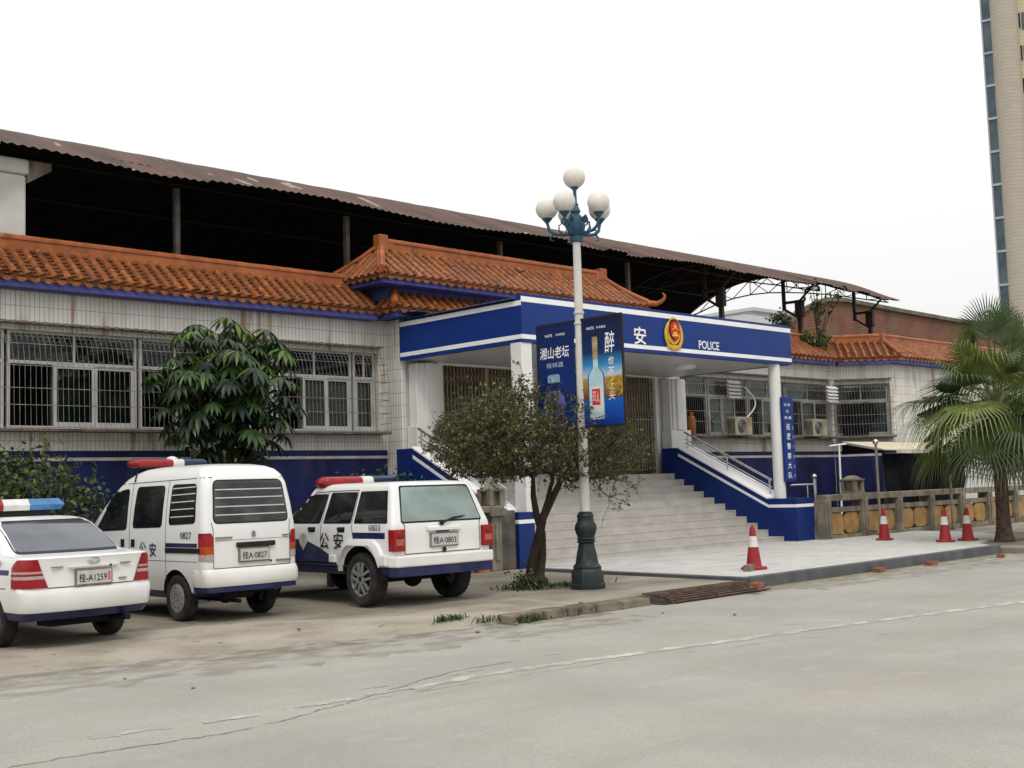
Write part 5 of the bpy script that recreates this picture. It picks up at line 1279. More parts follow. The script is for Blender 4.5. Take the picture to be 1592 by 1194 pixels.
def wheel(root, x, y, r, wd, sgn, spokes, hub_r=None, style='alloy'):
    w_ = bpy.data.objects.new('wheel', None); col.objects.link(w_); w_.parent = root; w_.empty_display_size = .1; w_.location = (x, y, r)
    h = wd/2; rim = hub_r or r*.62
    mb = MB(); mb.lathe([(rim, -h*.9), (rim*1.08, -h), (r*.9, -h), (r*.97, -h*.8), (r, -h*.55), (r, h*.55), (r*.97, h*.8), (r*.9, h), (rim*1.08, h), (rim, h*.9)], (0, 0, 0), 36, 'x', False)
    for k in range(36):
        a = k*math.pi/18
        for sx in (-1, 1): mb.bar((sx*h*.25, math.cos(a)*r, math.sin(a)*r), (sx*h*.80, math.cos(a+.05)*r*.99, math.sin(a+.05)*r*.99), .018, .005, (0, math.cos(a), math.sin(a)))
    mb.build('tyre', M_tyre, w_, local=True, smooth=35)
    mb = MB(); o = sgn*h
    mb.lathe([(rim, o*.92), (rim*.95, o*.9), (rim*.9, o*.55), (.001, o*.5)] if style == 'alloy' else [(rim, o*.92), (rim*.93, o*.86), (rim*.86, o*.95), (rim*.4, o*1.05), (.001, o*1.08)], (0, 0, 0), 30, 'x', False)
    if style == 'alloy':
        for k in range(spokes):
            a = 2*math.pi*k/spokes+.3; d = V(0, math.cos(a), math.sin(a)); s_ = V(0, -math.sin(a), math.cos(a))
            for q in (-1, 1):
                p0, p1 = d*rim*.12+s_*q*rim*.13, d*rim*.93+s_*q*rim*.22
                mb.bar(p0+V(o*.93, 0, 0), p1+V(o*.86, 0, 0), .032, .03, (1, 0, 0))
        mb.lathe([(rim*.3, o*.8), (rim*.28, o*1.0), (.001, o*1.0)], (0, 0, 0), 20, 'x', False)
    else:
        pass
    mb.build('rim', M_rim, w_, local=True, smooth=35)
    mb = MB()
    if style == 'alloy':
        mb.lathe([(rim*.9, o*.56), (.001, o*.56)], (0, 0, 0), 24, 'x', False); mb.lathe([(rim*.16, o*1.02), (.001, o*1.03)], (0, 0, 0), 14, 'x', False)
    else:
        for k in range(10):
            a = 2*math.pi*k/10; mb.lathe([(rim*.085, o*.985), (.001, o*1.0)], (sgn*.0, math.cos(a)*rim*.66, math.sin(a)*rim*.66), 8, 'x', False)
        for k in range(5): a = 2*math.pi*k/5; mb.lathe([(rim*.07, o*1.06), (.001, o*1.075)], (0, math.cos(a)*rim*.25, math.sin(a)*rim*.25), 8, 'x', False)
    mb.build('wheel_hole', M_well, w_, local=True)
    return w_
def glass(B, poly, root, r, where, sgn=-1, gm=None, name='window', frame=.022, fm=None):
    c = (sum(p[0] for p in poly)/len(poly), sum(p[1] for p in poly)/len(poly))
    def grow(p, d):
        v = Vector(p)-Vector(c); return (p[0]+d*(1 if v.x > 0 else -1), p[1]+d*(1 if v.y > 0 else -1))
    out = rpoly([grow(p, frame) for p in poly], r+frame*.6); inn = rpoly(poly, r)
    f = side_patch if where == 'side' else rear_patch
    a = (side_patch(B, out, .004, sgn) if where == 'side' else rear_patch(B, out, .004)).build(name, fm or M_gask, root, local=True, smooth=60)
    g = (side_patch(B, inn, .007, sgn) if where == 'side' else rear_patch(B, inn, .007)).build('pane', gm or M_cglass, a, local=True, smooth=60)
    return a
def plate(B, root, txt, x, z, wd=.44, ht=.14, chip=False):
    y = B.rear_y(z, x)-.02
    mb = MB(); mb.box(x-wd/2-.018, x+wd/2+.018, y-.006, y+.03, z-ht/2-.018, z+ht/2+.018); p = mb.build('number_plate', mat('plate_frame', (.20, .15, .11), .6, .3, 8), root, local=True, bevel=.006)
    mb = MB(); mb.box(x-wd/2, x+wd/2, y-.010, y-.0061, z-ht/2, z+ht/2); mb.build('plate_face', M_plate, p, local=True)
    text(txt, (x-(.02 if chip else 0), y-.012, z-.005), FX, FZ, ht*.66, M_ink, p, 'plate_lettering', width=wd*(.82 if chip else .88), local=True, bold=.01)
    if chip: mb = MB(); mb.box(x+wd/2-.045, x+wd/2-.012, y-.012, y-.010, z-ht*.3, z+ht*.32); mb.build('plate_sticker', mat('sticker_red', (.55, .12, .10), .5, .2, 20), p, local=True)
def capsule(c, hx, hy, hz, x0, x1, n=14):
    mb = MB(); rows = []
    N = 16
    for i in range(N+1):
        x = x0+(x1-x0)*i/N; t = abs(x)/hx; k = (1-max(0, (t-.78)/.22)**2)**.5 if t < 1 else .12; k = max(k, .25)
        rows.append([(c[0]+x, c[1]+hy*k*math.copysign(abs(math.cos(a))**.7, math.cos(a)), c[2]+hz*k*math.copysign(abs(math.sin(a))**.75, math.sin(a))) for a in [2*math.pi*j/n for j in range(n)]])
    o = len(mb.v); mb.gridf(rows, True); mb.f.append([o+j for j in range(n)]); mb.mi.append(0); mb.f.append([o+N*n+j for j in range(n)][::-1]); mb.mi.append(0)
    return mb
def lightbar(root, c, hx, hy, hz, parts, legs):
    mb = MB(); mb.box(c[0]-hx*.82, c[0]+hx*.82, c[1]-hy*.7, c[1]+hy*.7, c[2]-hz*1.15, c[2]-hz*.7)
    for x in legs: mb.bar((c[0]+x, c[1], c[2]-hz), (c[0]+x*1.12, c[1], c[2]-hz-.10), .06, .04)
    lb = mb.build('light_bar', M_black, root, local=True)
    for x0, x1, m in parts: capsule(c, hx, hy, hz, x0*hx, x1*hx).build('lens', m, lb, local=True, smooth=50)
    return lb
LR = V(0, -1, 0)          # reading direction on a car's left side

# --- jeep-like off-roader
JS = 1.066
jeep = thing('police_jeep', 'boxy white police off-roader with flared arches parked beside the bare tree', 'car', (11.40, 13.84, 0), R(-2.5), 'parked police vehicles', JS); jeep.scale.x = JS*.945
K = .055
JB = Body([(.40, -.70, 3.15, .80, K, .2, .01, .1), (.46, -.74, 3.25, .845, K, .2, .01, .1), (.66, -.755, 3.28, .875, K, .2, .012, .1), (.98, -.76, 3.28, .875, K, .2, .012, .08), (1.04, -.755, 3.2, .868, K, .2, .012, .08),
           (1.075, -.748, 2.0, .86, K, .12, .012, .05), (1.11, -.735, 1.92, .85, K, .12, .012, .05), (1.50, -.60, 1.45, .73, .06, .1, .015, .05), (1.56, -.57, 1.38, .71, .07, .1, .018, .05), (1.595, -.54, 1.30, .68, .08, .12, .03, .05), (1.615, -.47, 1.18, .61, .1, .15, .03, .05), (1.625, -.34, 1.0, .48, .12, .15, .03, .05)])
zs = [.40, .46, .52, .58, .66, .75, .85, .98, 1.04, 1.075, 1.11, 1.2, 1.3, 1.4, 1.5, 1.53, 1.56, 1.58, 1.595, 1.606, 1.615, 1.625]
shell_obj(JB, zs, jeep, [(.75, 0, .355), (.75, 2.576, .355)], .44, .52)
for sx in (-1, 1):
    for y in (0, 2.576): wheel(jeep, sx*.75, y, .352, .24, sx, 5, .225)
    for nm, poly in (('rear_quarter_window', [(-.60, 1.10), (.12, 1.10), (.10, 1.49), (-.49, 1.49)]), ('rear_door_window', [(.22, 1.10), (.86, 1.10), (.80, 1.485), (.20, 1.485)]), ('front_door_window', [(.97, 1.10), (1.78, 1.10), (1.38, 1.47), (.91, 1.47)])):
        glass(JB, poly, jeep, .02, 'side', sx, name=nm, frame=.018)
    mb = MB()
    for pts in ([(.17, 1.525), (.18, 1.05), (.12, .8)], [(.17, 1.525), (.85, 1.52), (1.40, 1.50)], [(.89, 1.51), (.92, 1.05), (.92, .5)], [(1.9, 1.05), (1.95, .5)], [(.16, .52), (1.95, .52)]): side_line(JB, pts, .012, .003, sx, mb)
    mb.build('panel_gap', M_seam_c, jeep, local=True)
    # livery stripe, swoosh on the doors
    st1 = side_patch(JB, [(-.69, .885), (.15, .885), (.15, .965), (-.69, .965)], .0025, sx); st1.build('livery_stripe', M_carnavy, jeep, local=True, smooth=60)
    mb = MB(); N = 34; rows = []; cv = ((.55, .53), (.72, .667), (.96, .76), (1.23, .835), (1.44, .865), (2.6, .865))
    for i in range(N+1):
        y = .55+2.0*i/N; top = next(za+(zb-za)*(y-ya)/(yb-ya) for (ya, za), (yb, zb) in zip(cv, cv[1:]) if y <= yb+1e-6)
        rows.append([(sx*(JB.side_x(z, y)+.0025), y, z) for z in [.53+(top-.53)*j/8 for j in range(9)]])
    mb.gridf(rows); mb.build('livery_swoosh', M_carnavy, jeep, local=True, smooth=60)
    # door handles
    for y in (.34, 1.06):
        mb = MB(); x = JB.side_x(1.0, y); mb.box(sx*x-.004, sx*x+.004, y, y+.17, .965, 1.035); mb.prism([(sx*(x+.004), y+.01, 1.005), (sx*(x+.03), y+.02, 1.0), (sx*(x+.03), y+.15, 1.0), (sx*(x+.004), y+.16, 1.005)], (0, 0, .025)); mb.build('door_handle', M_black, jeep, local=True, recalc=True)
    # boxy wheel arch flare
    for y0 in (0, 2.576):
        pi = [(-.46, .52), (-.43, .63), (-.36, .74), (-.27, .795), (.22, .795), (.31, .74), (.41, .60), (.44, .45)]; po = [(-.58, .56), (-.54, .68), (-.45, .81), (-.33, .88), (.24, .88), (.34, .83), (.47, .64), (.51, .45)]
        mb = MB(); rows = []
        for (a, b), (c_, d_) in zip(pi, po):
            xs_ = [JB.side_x(min(b, .9), y0+a), JB.side_x(d_, y0+c_)]
            rows.append([(sx*(xs_[0]-.05), y0+a, b), (sx*(xs_[0]+.065), y0+a, b), (sx*(xs_[0]+.066), y0+a*.9+c_*.1, b*.9+d_*.1), (sx*(xs_[1]+.045), y0+c_*.85+a*.15, d_*.85+b*.15), (sx*(xs_[1]-.002), y0+c_, d_)])
        mb.gridf(rows); mb.build('arch_flare', M_car, jeep, local=True, smooth=40)
    # side bumper end, rocker trim
    mb = MB(); mb.prism([(sx*.86, -.66, .53), (sx*.93, -.64, .54), (sx*.93, -.50, .54), (sx*.86, -.50, .53)], (0, 0, .14)); mb.build('bumper_end', M_car, jeep, local=True, bevel=.015, recalc=True)
    for ya, yb, m_ in ((.56, .70, M_car), (.705, 2.0, M_carnavy)):
        mb = MB(); mb.box(min(sx*.86, sx*.90), max(sx*.86, sx*.90), ya, yb, .56, .66); mb.build('side_moulding', m_, jeep, local=True, bevel=.01)
    # lamp
    tl = rear_patch(JB, [(min(sx*.69, sx*.868), .73), (max(sx*.69, sx*.868), .73), (max(sx*.69, sx*.868), 1.0), (min(sx*.69, sx*.868), 1.0)], .03, 6, 10)
    mb = MB(); x0, x1 = sorted((sx*.69, sx*.885)); mb.box(x0, x1, -.80, -.66, .725, 1.005); o = mb.build('tail_light', M_red_l, jeep, local=True, bevel=.012)
    mb = MB(); xm = (x0+x1)/2; mb.box(x0+.03, x1-.03, -.804, -.80, .80, .88); mb.prism([(x0+.04, -.805, .80), (x1-.04, -.805, .80), (xm, -.805, .875)], (0, -.002, 0)); mb.build('reverse_lamp', mat('tail_dim', (.36, .10, .06), .2, .2, 20, coat=.6), o, local=True)
    mb = MB(); mb.lathe([(.05, -.0), (.045, -.008), (.001, -.01)], (xm, -.80, .935), 16, 'y', False); mb.build('lamp_ring', M_amb if False else mat('tail_dark', (.18, .004, .006), .2, .2, 20, coat=.6), o, local=True)
mb = MB(); mb.prism([(-.90, -.66, .52), (-.86, -.82, .52), (-.6, -.845, .52), (.6, -.845, .52), (.86, -.82, .52), (.90, -.66, .52)], (0, 0, .145)); bmp = mb.build('rear_bumper', M_car, jeep, local=True, bevel=.02, recalc=True)
mb = MB(); mb.prism([(-.88, -.66, .40), (-.84, -.80, .40), (-.6, -.825, .40), (.6, -.825, .40), (.84, -.80, .40), (.88, -.66, .40)], (0, 0, .119)); mb.build('bumper_valance', M_carnavy, bmp, local=True, recalc=True)
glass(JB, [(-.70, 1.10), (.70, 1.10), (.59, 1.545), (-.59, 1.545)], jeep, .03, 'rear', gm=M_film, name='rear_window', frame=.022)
mb = MB()
for pts in ([(-.67, .68), (-.665, 1.05), (-.70, 1.09)], [(.67, .68), (.665, 1.05), (.70, 1.09)], [(-.67, .682), (.67, .682)]): rear_line(JB, pts, .012, .003, mb)
mb.build('panel_gap', M_seam_c, jeep, local=True)
mb = MB(); mb.prism([(-.30, -.765, .98), (.30, -.765, .98), (.28, -.80, .965), (-.28, -.80, .965)], (0, 0, .05)); mb.build('tailgate_trim', M_car, jeep, local=True, bevel=.006, recalc=True)
mb = MB(); mb.box(-.13, .08, -.79, -.77, .945, .965); mb.build('plate_lamp', M_carnavy, jeep, local=True)
plate(JB, jeep, '桂A·0803', 0, .845, .46, .15)
mb = MB(); mb.path([(-.05, -.80, 1.06), (-.05, -.77, 1.06)], .03, 10); mb.path([(-.05, -.80, 1.06), (.16, -.775, 1.125), (.40, -.755, 1.145)], [.018, .012, .008], 6); mb.build('rear_wiper', M_black, jeep, local=True, smooth=50)
mb = MB(); mb.lathe([(.03, -.02), (.03, 0)], (0, -.765, .715), 12, 'y'); mb.build('tailgate_lock', M_black, jeep, local=True)
text('4x4', (.58, -.766, .76), FX, FZ, .03, M_chrome, jeep, 'badge', width=.09, local=True) if False else None
text('公', (-.888, .815, .85), LR, FZ, .22, M_ink, jeep, width=.23, local=True, bold=.012); text('安', (-.888, .475, .85), LR, FZ, .22, M_ink, jeep, width=.23, local=True, bold=.012)
text('0803', (-.884, -.36, 1.03), LR, FZ, .08, M_ink2, jeep, width=.26, local=True, bold=.004)
lightbar(jeep, (-.05, 1.13, 1.64), .72, .16, .092, ((-1, -.02, M_lred), (-.02, .26, M_lwht), (.26, 1, M_lblue)), (-.45, .45))
mb = MB(); mb.path([(-.7, 0, .33), (.7, 0, .33)], .05, 10); mb.sphere((.05, 0, .33), .14, 12, 8); mb.box(-.5, .5, -.45, -.15, .38, .52); mb.path([(.45, -.78, .42), (.45, .5, .40)], .03, 8); mb.build('axle', M_well, jeep, local=True, smooth=50)
mb = MB(); mb.box(.58, .80, -.80, -.70, .36, .43); mb.build('tow_fitting', mat('orange_bit', (.40, .17, .06), .6, .3, 8), jeep, local=True, bevel=.01)
mb = MB()
for sx in (-1, 1): mb.sphere((sx*.97, 1.72, 1.16), .10, 10, 8, (.9, .5, .7))
mb.build('wing_mirror', M_black, jeep, local=True, smooth=60)
# door badge
mb = MB(); q = [(.0, .12), (.09, .08), (.10, -.02), (.0, -.13), (-.10, -.02), (-.09, .08)]
mb.prism([(-.886, 1.35+a, .84+b) for a, b in q], (-.004, 0, 0)); o = mb.build('door_badge', mat('badge_silver', (.4, .4, .36), .4, .3, 20), jeep, local=True, recalc=True)

M_vanr = mat('van_rear_glass', (.012, .015, .017), .06, .2, 2, spec=.5); mixin(M_vanr, mul(M_vanr, noise_fac(M_vanr, 2.4, (1, 1, 2.2), .42, .68, 6, 5.), .8), (.07, .075, .075))  # pale noise in its colour likewise replaces uneven reflections
# --- minivan
VS = 1.10
van = thing('police_van', 'white police minivan with high rounded roof and barred rear window, parked beside the off-roader', 'van', (9.0, 15.0, -.053), R(0), 'parked police vehicles', VS); van.scale.x = VS*.895
VB = Body([(.27, -.30, 2.65, .66, .07, .25, .03, .1), (.36, -.52, 2.75, .70, .08, .25, .035, .12), (.56, -.725, 2.8, .733, .08, .25, .035, .12), (.90, -.725, 2.72, .7375, .08, .25, .035, .12), (1.10, -.72, 2.58, .735, .08, .25, .035, .12), (1.15, -.715, 2.45, .73, .08, .2, .035, .1),
           (1.40, -.685, 2.10, .705, .09, .15, .04, .1), (1.66, -.64, 1.72, .665, .10, .15, .04, .1), (1.76, -.60, 1.56, .635, .12, .18, .045, .1), (1.83, -.54, 1.42, .585, .14, .2, .05, .1), (1.875, -.44, 1.3, .51, .16, .25, .06, .1), (1.90, -.30, 1.12, .40, .18, .25, .06, .1), (1.912, -.10, .95, .25, .2, .22, .06, .1)])
zs = [.27, .315, .36, .44, .50, .56, .66, .78, .90, 1.0, 1.10, 1.15, 1.27, 1.40, 1.53, 1.66, 1.71, 1.76, 1.80, 1.83, 1.855, 1.875, 1.89, 1.90, 1.912]
shell_obj(VB, zs, van, [(.62, 0, .285), (.62, 1.90, .285)], .345, .37)
for sx in (-1, 1):
    for y in (0, 1.90): wheel(van, sx*.625, y, .285, .17, sx, 5, .175, 'steel')
    for nm, poly in (('rear_quarter_window', [(-.46, 1.20), (.15, 1.18), (.13, 1.655), (-.42, 1.655)]), ('sliding_door_window', [(.34, 1.155), (1.08, 1.14), (1.03, 1.645), (.33, 1.65)]), ('front_door_window', [(1.26, 1.12), (2.12, 1.10), (1.66, 1.59), (1.26, 1.63)])):
        glass(VB, poly, van, .06, 'side', sx, name=nm, frame=.014)
    mb = MB()
    for pts in ([(.235, 1.73), (.225, .38)], [(1.17, 1.72), (1.16, .38)], [(-.60, 1.735), (1.6, 1.70)], [(-.7, .73), (2.6, .73)]): side_line(VB, pts, .009 if pts[0][1] != .73 else .006, .003, sx, mb)
    mb.build('panel_gap', M_seam_c, van, local=True)
    side_patch(VB, [(-.60, .90), (.225, .90), (.225, .95), (-.60, .95)], .003, sx).build('livery_stripe', M_carnavy, van, local=True, smooth=60)
    side_patch(VB, [(-.60, .83), (.225, .83), (.225, .893), (-.60, .893)], .012, sx).build('rubbing_strip', M_black, van, local=True, smooth=60)
    mb = MB()
    for y in (1.02, 1.30): mb.box(sx*.738-.008, sx*.738+.008, y, y+.10, .89, .99)
    mb.build('door_handle', M_black, van, local=True, bevel=.008)
    # wrap-round tail light in three tones
    for z0, z1, m in ((.735, .815, M_clr), (.815, .905, M_amb), (.905, 1.07, M_red_l)):
        mb = MB(); rows = []
        for z in [z0+(z1-z0)*j/4 for j in range(5)]:
            xin = .605+(.03*((z-1.0)/.07)**2 if z > 1.0 else 0)
            pts = [(sx*x_, VB.rear_y(z, x_)-.010, z) for x_ in [xin+(VB.at(z)[3]-.004-xin)*k/8 for k in range(9)]]; ye = pts[-1][1]
            pts += [(sx*(VB.side_x(z, y)+.010), y, z) for y in (-.60, -.56)]
            rows.append(pts)
        mb.gridf(rows); mb.build('tail_light', m, van, local=True, smooth=60)
glass(VB, [(-.585, 1.19), (.585, 1.19), (.53, 1.69), (-.53, 1.69)], van, .08, 'rear', name='rear_window', frame=.016, gm=M_vanr)
mb = MB()
for z in (1.28, 1.38, 1.485, 1.585): rear_line(VB, [(-.565+(z-1.19)*.1, z), (.565-(z-1.19)*.1, z)], .013, .009, mb)
for z in (1.27, 1.36, 1.45, 1.54, 1.62):
    for sx in (-1, 1): side_line(VB, [(-.43, z+.01), (.12, z-.005)], .013, .010, sx, mb)
mb.build('window_bars', mat('pale_bar', (.5, .5, .47), .5, .1, 5), van, local=True)
mb = MB()
for pts in ([(-.60, .64), (-.60, 1.10), (-.62, 1.2)], [(.60, .64), (.60, 1.10), (.62, 1.2)], [(-.60, .645), (.60, .645)], [(-.58, .975), (.58, .975)]): rear_line(VB, pts, .009 if pts[0][1] != .975 else .004, .003, mb)
mb.build('panel_gap', M_seam_c, van, local=True)
VBB = Body([(.43, -.77, .2, .735, .10, .1, .04, 0), (.47, -.79, .2, .745, .10, .1, .04, 0), (.60, -.785, .2, .745, .10, .1, .04, 0), (.64, -.75, .2, .735, .10, .1, .04, 0)])
mb = MB()
for half in (1,):
    rows = []
    for z in (.43, .445, .48, .57, .625, .64):
        h = [p for p in VBB.outline(z) if p[1] < -.42]; rows.append([(-x, y, z) for x, y in h[::-1]]+[(x, y, z) for x, y in h[1:]])
    mb.gridf(rows)
bo = mb.build('rear_bumper', M_car, van, local=True, smooth=45)
mb = MB(); rows = []
for z in (.365, .44):
    h = [p for p in VBB.outline(z) if p[1] < -.42]; rows.append([(-x*.985, y+.01, z) for x, y in h[::-1]]+[(x*.985, y+.01, z) for x, y in h[1:]])
mb.gridf(rows); mb.build('bumper_valance', M_carnavy, bo, local=True, smooth=45)
plate(VB, van, '桂A·0827', 0, .79, .44, .14)
mb = MB(); mb.box(-.27, .33, -.765, -.72, .885, .945); mb.build('tailgate_handle', M_black, van, local=True, bevel=.012)
mb = MB(); mb.prism([(.0, -.735, 1.085), (.035, -.735, 1.04), (.0, -.735, 1.02), (-.035, -.735, 1.04)], (0, -.006, 0)); mb.prism([(-.035, -.735, 1.02), (.035, -.735, 1.02), (.03, -.735, 1.008), (-.03, -.735, 1.008)], (0, -.006, 0)); mb.build('emblem', mat('dull_chrome', (.25, .25, .25), .4, .1, 5, metal=.8), van, local=True)
for q in ((-.58, -.33, -.733, -.715, 1.0, 1.018), (.36, .60, -.733, -.70, .69, .71), (.48, .58, -.733, -.70, 1.0, 1.014)): mb = MB(); mb.box(*q); mb.build('nameplate', mat('dull_chrome', (.25, .25, .25)), van, local=True)
mb = MB(); mb.lathe([(.014, -.74), (.014, -.72)], (.27, 0, .70), 10, 'y'); mb.build('lock', M_black, van, local=True)
text('公', (-.745, .80, .875), LR, FZ, .17, M_ink2, van, width=.17, local=True, bold=.010); text('安', (-.745, .54, .865), LR, FZ, .17, M_ink2, van, width=.17, local=True, bold=.010)
text('0827', (-.741, -.27, 1.045), LR, FZ, .08, M_ink2, van, width=.26, local=True, bold=.004)
lightbar(van, (-.06, 1.25, 1.965), .64, .13, .062, ((-1, .02, M_lred), (.02, .30, M_lwht), (.30, 1, M_lblue)), (-.35, .35))
mb = MB(); mb.sphere((.0, 1.25, 2.01), .09, 12, 8, (1, 1, .6)); mb.build('siren_dome', M_lwht, van, local=True, smooth=60)
mb = MB(); mb.path([(-.45, 1.25, 1.91), (-.585, 1.2, 1.835), (-.655, 1.14, 1.73)], .014, 5); mb.path([(.45, 1.25, 1.91), (.585, 1.2, 1.835), (.655, 1.14, 1.73)], .014, 5); mb.build('bar_strap', M_black, van, local=True)
mb = MB(); mb.path([(-.6, 0, .27), (.6, 0, .27)], .035, 8); mb.sphere((.05, 0, .27), .11, 12, 8); mb.box(-.3, .15, -.5, -.2, .26, .36); mb.path([(-.2, -.7, .24), (-.2, .2, .24)], .025, 8); mb.build('axle', M_well, van, local=True, smooth=50)
mb = MB(); mb.path([(-.74, 2.15, 1.2), (-.86, 2.18, 1.2)], .02, 6); mb.sphere((-.90, 2.15, 1.22), .12, 10, 8, (.7, .5, .9)); mb.path([(.74, 2.15, 1.2), (.86, 2.18, 1.2)], .02, 6); mb.sphere((.90, 2.15, 1.22), .12, 10, 8, (.7, .5, .9)); mb.build('wing_mirror', M_black, van, local=True, smooth=60)

# --- sedan
SS = 1.05
sedan = thing('police_sedan', 'white police saloon with lit-looking red tail lamps and blue white roof bar at the left edge', 'car', (6.38, 14.436, -.053), R(2.6), 'parked police vehicles', SS); sedan.scale.x = SS*.909
sedan['label'] = 'low white police saloon with sloping rear glass, cut off by the left edge'
q = .16
SB = Body([(.29, -.60, 3.1, .74, q, .3, .08, .2), (.315, -.85, 3.3, .79, q, .3, .09, .2), (.42, -.925, 3.38, .835, q, .3, .10, .2), (.58, -.94, 3.38, .85, q, .3, .10, .2), (.63, -.925, 3.36, .85, q, .3, .10, .2), (.645, -.88, 3.34, .848, q, .3, .09, .2),
           (.80, -.875, 3.25, .85, q, .3, .09, .2), (.92, -.885, 3.05, .835, q, .3, .09, .2), (.97, -.90, 2.5, .815, q, .3, .10, .2), (.985, -.87, 2.2, .80, q, .3, .10, .15), (.995, -.70, 2.0, .785, q, .2, .10, .12), (1.01, -.42, 2.05, .765, q, .2, .14, .12),
           (1.10, -.28, 1.92, .735, .14, .2, .14, .12), (1.22, -.08, 1.74, .70, .13, .2, .13, .12), (1.32, .12, 1.57, .672, .12, .2, .12, .12), (1.365, .24, 1.46, .645, .12, .2, .12, .1), (1.395, .38, 1.34, .575, .14, .2, .10, .1), (1.41, .55, 1.18, .43, .12, .15, .06, .05)])
zs = [.29, .315, .35, .40, .42, .50, .58, .61, .63, .645, .72, .80, .86, .92, .95, .97, .978, .985, .99, .995, 1.0025, 1.01, 1.05, 1.10, 1.16, 1.22, 1.27, 1.32, 1.345, 1.365, 1.38, 1.395, 1.41]
shell_obj(SB, zs, sedan, [(.68, 0, .30), (.68, 2.61, .30)], .36, .40)
for sx in (-1, 1):
    for y in (0, 2.61): wheel(sedan, sx*.71, y, .30, .195, sx, 7, .20)
    glass(SB, [(.05, 1.05), (.72, 1.05), (.66, 1.33), (.36, 1.33)], sedan, .04, 'side', sx, name='rear_door_window', frame=.015)
    glass(SB, [(.82, 1.05), (1.78, 1.05), (1.45, 1.32), (.78, 1.33)], sedan, .04, 'side', sx, name='front_door_window', frame=.015)
    side_patch(SB, [(-.48, .80), (2.9, .80), (2.9, .855), (-.48, .855)], .003, sx, 4, 40).build('livery_stripe', M_carnavy, sedan, local=True, smooth=60)
    # tail light wraps the corner
    o = None
    for z0, z1, m in ((.66, .755, M_red_l), (.755, .79, M_clr), (.79, .815, M_red_l), (.815, .838, M_clr), (.838, .965, M_red_l)):
        mb = MB(); rows = []
        for z in [z0+(z1-z0)*j/3 for j in range(4)]:
            xin = .555+(z-.66)*.40; xo = SB.at(z)[3]-.002; ze = max(0, (z-.90)/.065)
            pts = [(sx*x_, SB.rear_y(z, x_)-.016, z) for x_ in [xin+(xo-xin)*k/10 for k in range(11)]]
            y0 = pts[-1][1]; y1 = -.56-.10*ze
            pts += [(sx*(SB.side_x(z, y)+.016), y, z) for y in [y0+(y1-y0)*k/5 for k in range(1, 6)]]
            rows.append(pts)
        mb.gridf(rows)
        if o is None: o = mb.build('tail_light', m, sedan, local=True, smooth=60)
        else: mb.build('lamp_band', m, o, local=True, smooth=60)
mb = MB()
rear_line(SB, [(-.555, .655), (.555, .655)], .010, .003, mb); rear_line(SB, [(-.555, .655), (-.68, .955)], .010, .004, mb); rear_line(SB, [(.555, .655), (.68, .955)], .010, .004, mb)
for sx in (-1, 1): side_line(SB, [(-.40, .655), (.0, .655)], .010, .004, sx, mb); side_line(SB, [(.05, 1.0), (.30, .7), (.34, .4)], .009, .004, sx, mb)
mb.build('panel_gap', M_seam_c, sedan, local=True)
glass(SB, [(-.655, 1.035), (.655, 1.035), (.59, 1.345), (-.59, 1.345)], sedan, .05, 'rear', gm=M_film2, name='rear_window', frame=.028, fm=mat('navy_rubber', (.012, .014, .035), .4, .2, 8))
mb = MB(); mb.prism([(-.30, -.872, .845), (.30, -.872, .845), (.34, -.885, .875), (-.34, -.885, .875)], (0, -.03, 0)); mb.build('boot_trim', M_car, sedan, local=True, bevel=.008)
plate(SB, sedan, '桂-A1259', 0, .745, .44, .145, True)
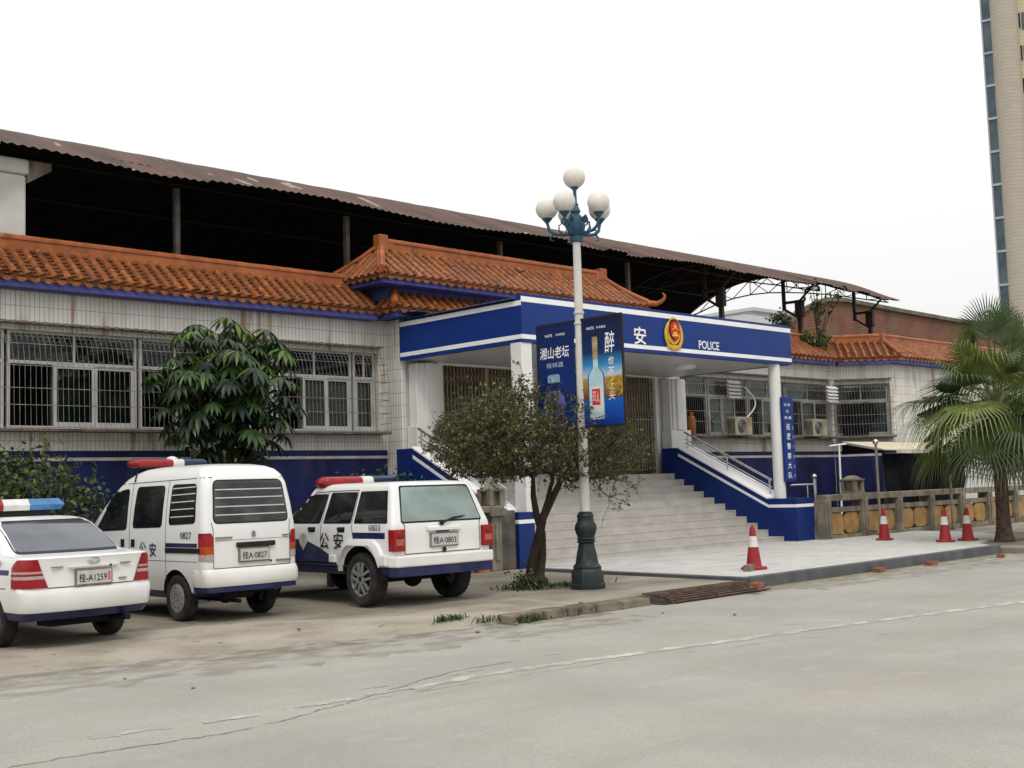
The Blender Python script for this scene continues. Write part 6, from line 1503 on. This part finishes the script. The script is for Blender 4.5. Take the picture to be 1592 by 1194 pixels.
mb = MB(); mb.path([(.062*math.cos(a), -.903-.0, .925+.036*math.sin(a)) for a in [2*math.pi*k/24 for k in range(25)]], .006, 6); mb.path([(-.085, -.90, .925), (-.03, -.908, .928), (0, -.912, .912), (.03, -.908, .928), (.085, -.90, .925)], .006, 6); mb.build('emblem', M_chrome, sedan, local=True, smooth=50)
mb = MB(); mb.lathe([(.014, -.915), (.014, -.88)], (.21, 0, .862), 10, 'y'); mb.build('lock', M_black, sedan, local=True)
for q in ((-.52, -.38, -.882, -.86, .868, .880), (.36, .50, -.882, -.86, .870, .882), (.34, .44, -.882, -.86, .70, .716)): mb = MB(); mb.box(*q); mb.build('nameplate', mat('dull_chrome', (.25, .25, .25)), sedan, local=True)
text('1259', (-.852, -.20, .925), LR, FZ, .075, M_ink2, sedan, width=.22, local=True, bold=.006)
lb = MB(); hx = .62
def trap(x0, x1, m, e0=0, e1=0):
    mb = MB(); prof = [(-.17, -.055), (-.19, .01), (-.13, .085), (.13, .085), (.19, .01), (.17, -.055)]
    a = [(x0, 1.17+y, 1.535+z) for y, z in prof]; b = [(x1-(e1 if z > .02 or z < -.02 else 0), 1.17+y, 1.535+z) for y, z in prof]
    if e0: a = [(x0+(e0 if z > .02 or z < -.02 else 0), 1.17+y, 1.535+z) for y, z in prof]
    n = 6; mb.add(a+b, [list(range(6))[::-1], list(range(6, 12))]+[(i, (i+1) % n, n+(i+1) % n, n+i) for i in range(n)]); return mb
mb = MB(); mb.box(-.5, .5, 1.05, 1.29, 1.38, 1.478); lbo = mb.build('light_bar', M_black, sedan, local=True)
for x0, x1, m, e0, e1 in ((-.70, -.17, M_lred, .06, 0), (-.17, .19, M_lwht, 0, 0), (.19, .68, M_lblue2, 0, .06)): trap(x0, x1, m, e0, e1).build('lens', m, lbo, local=True, recalc=True, bevel=.008)
mb = MB(); mb.path([(.45, -.90, .27), (.45, -.3, .27)], .032, 10); mb.box(-.4, .35, -.62, -.30, .22, .30); mb.path([(-.65, 0, .28), (.65, 0, .28)], .03, 8); mb.build('exhaust', M_well, sedan, local=True, smooth=50)
mb = MB()
for sx in (-1, 1): mb.sphere((sx*.90, 1.55, 1.02), .10, 10, 8, (.9, .5, .6))
mb.build('wing_mirror', M_car, sedan, local=True, smooth=60)
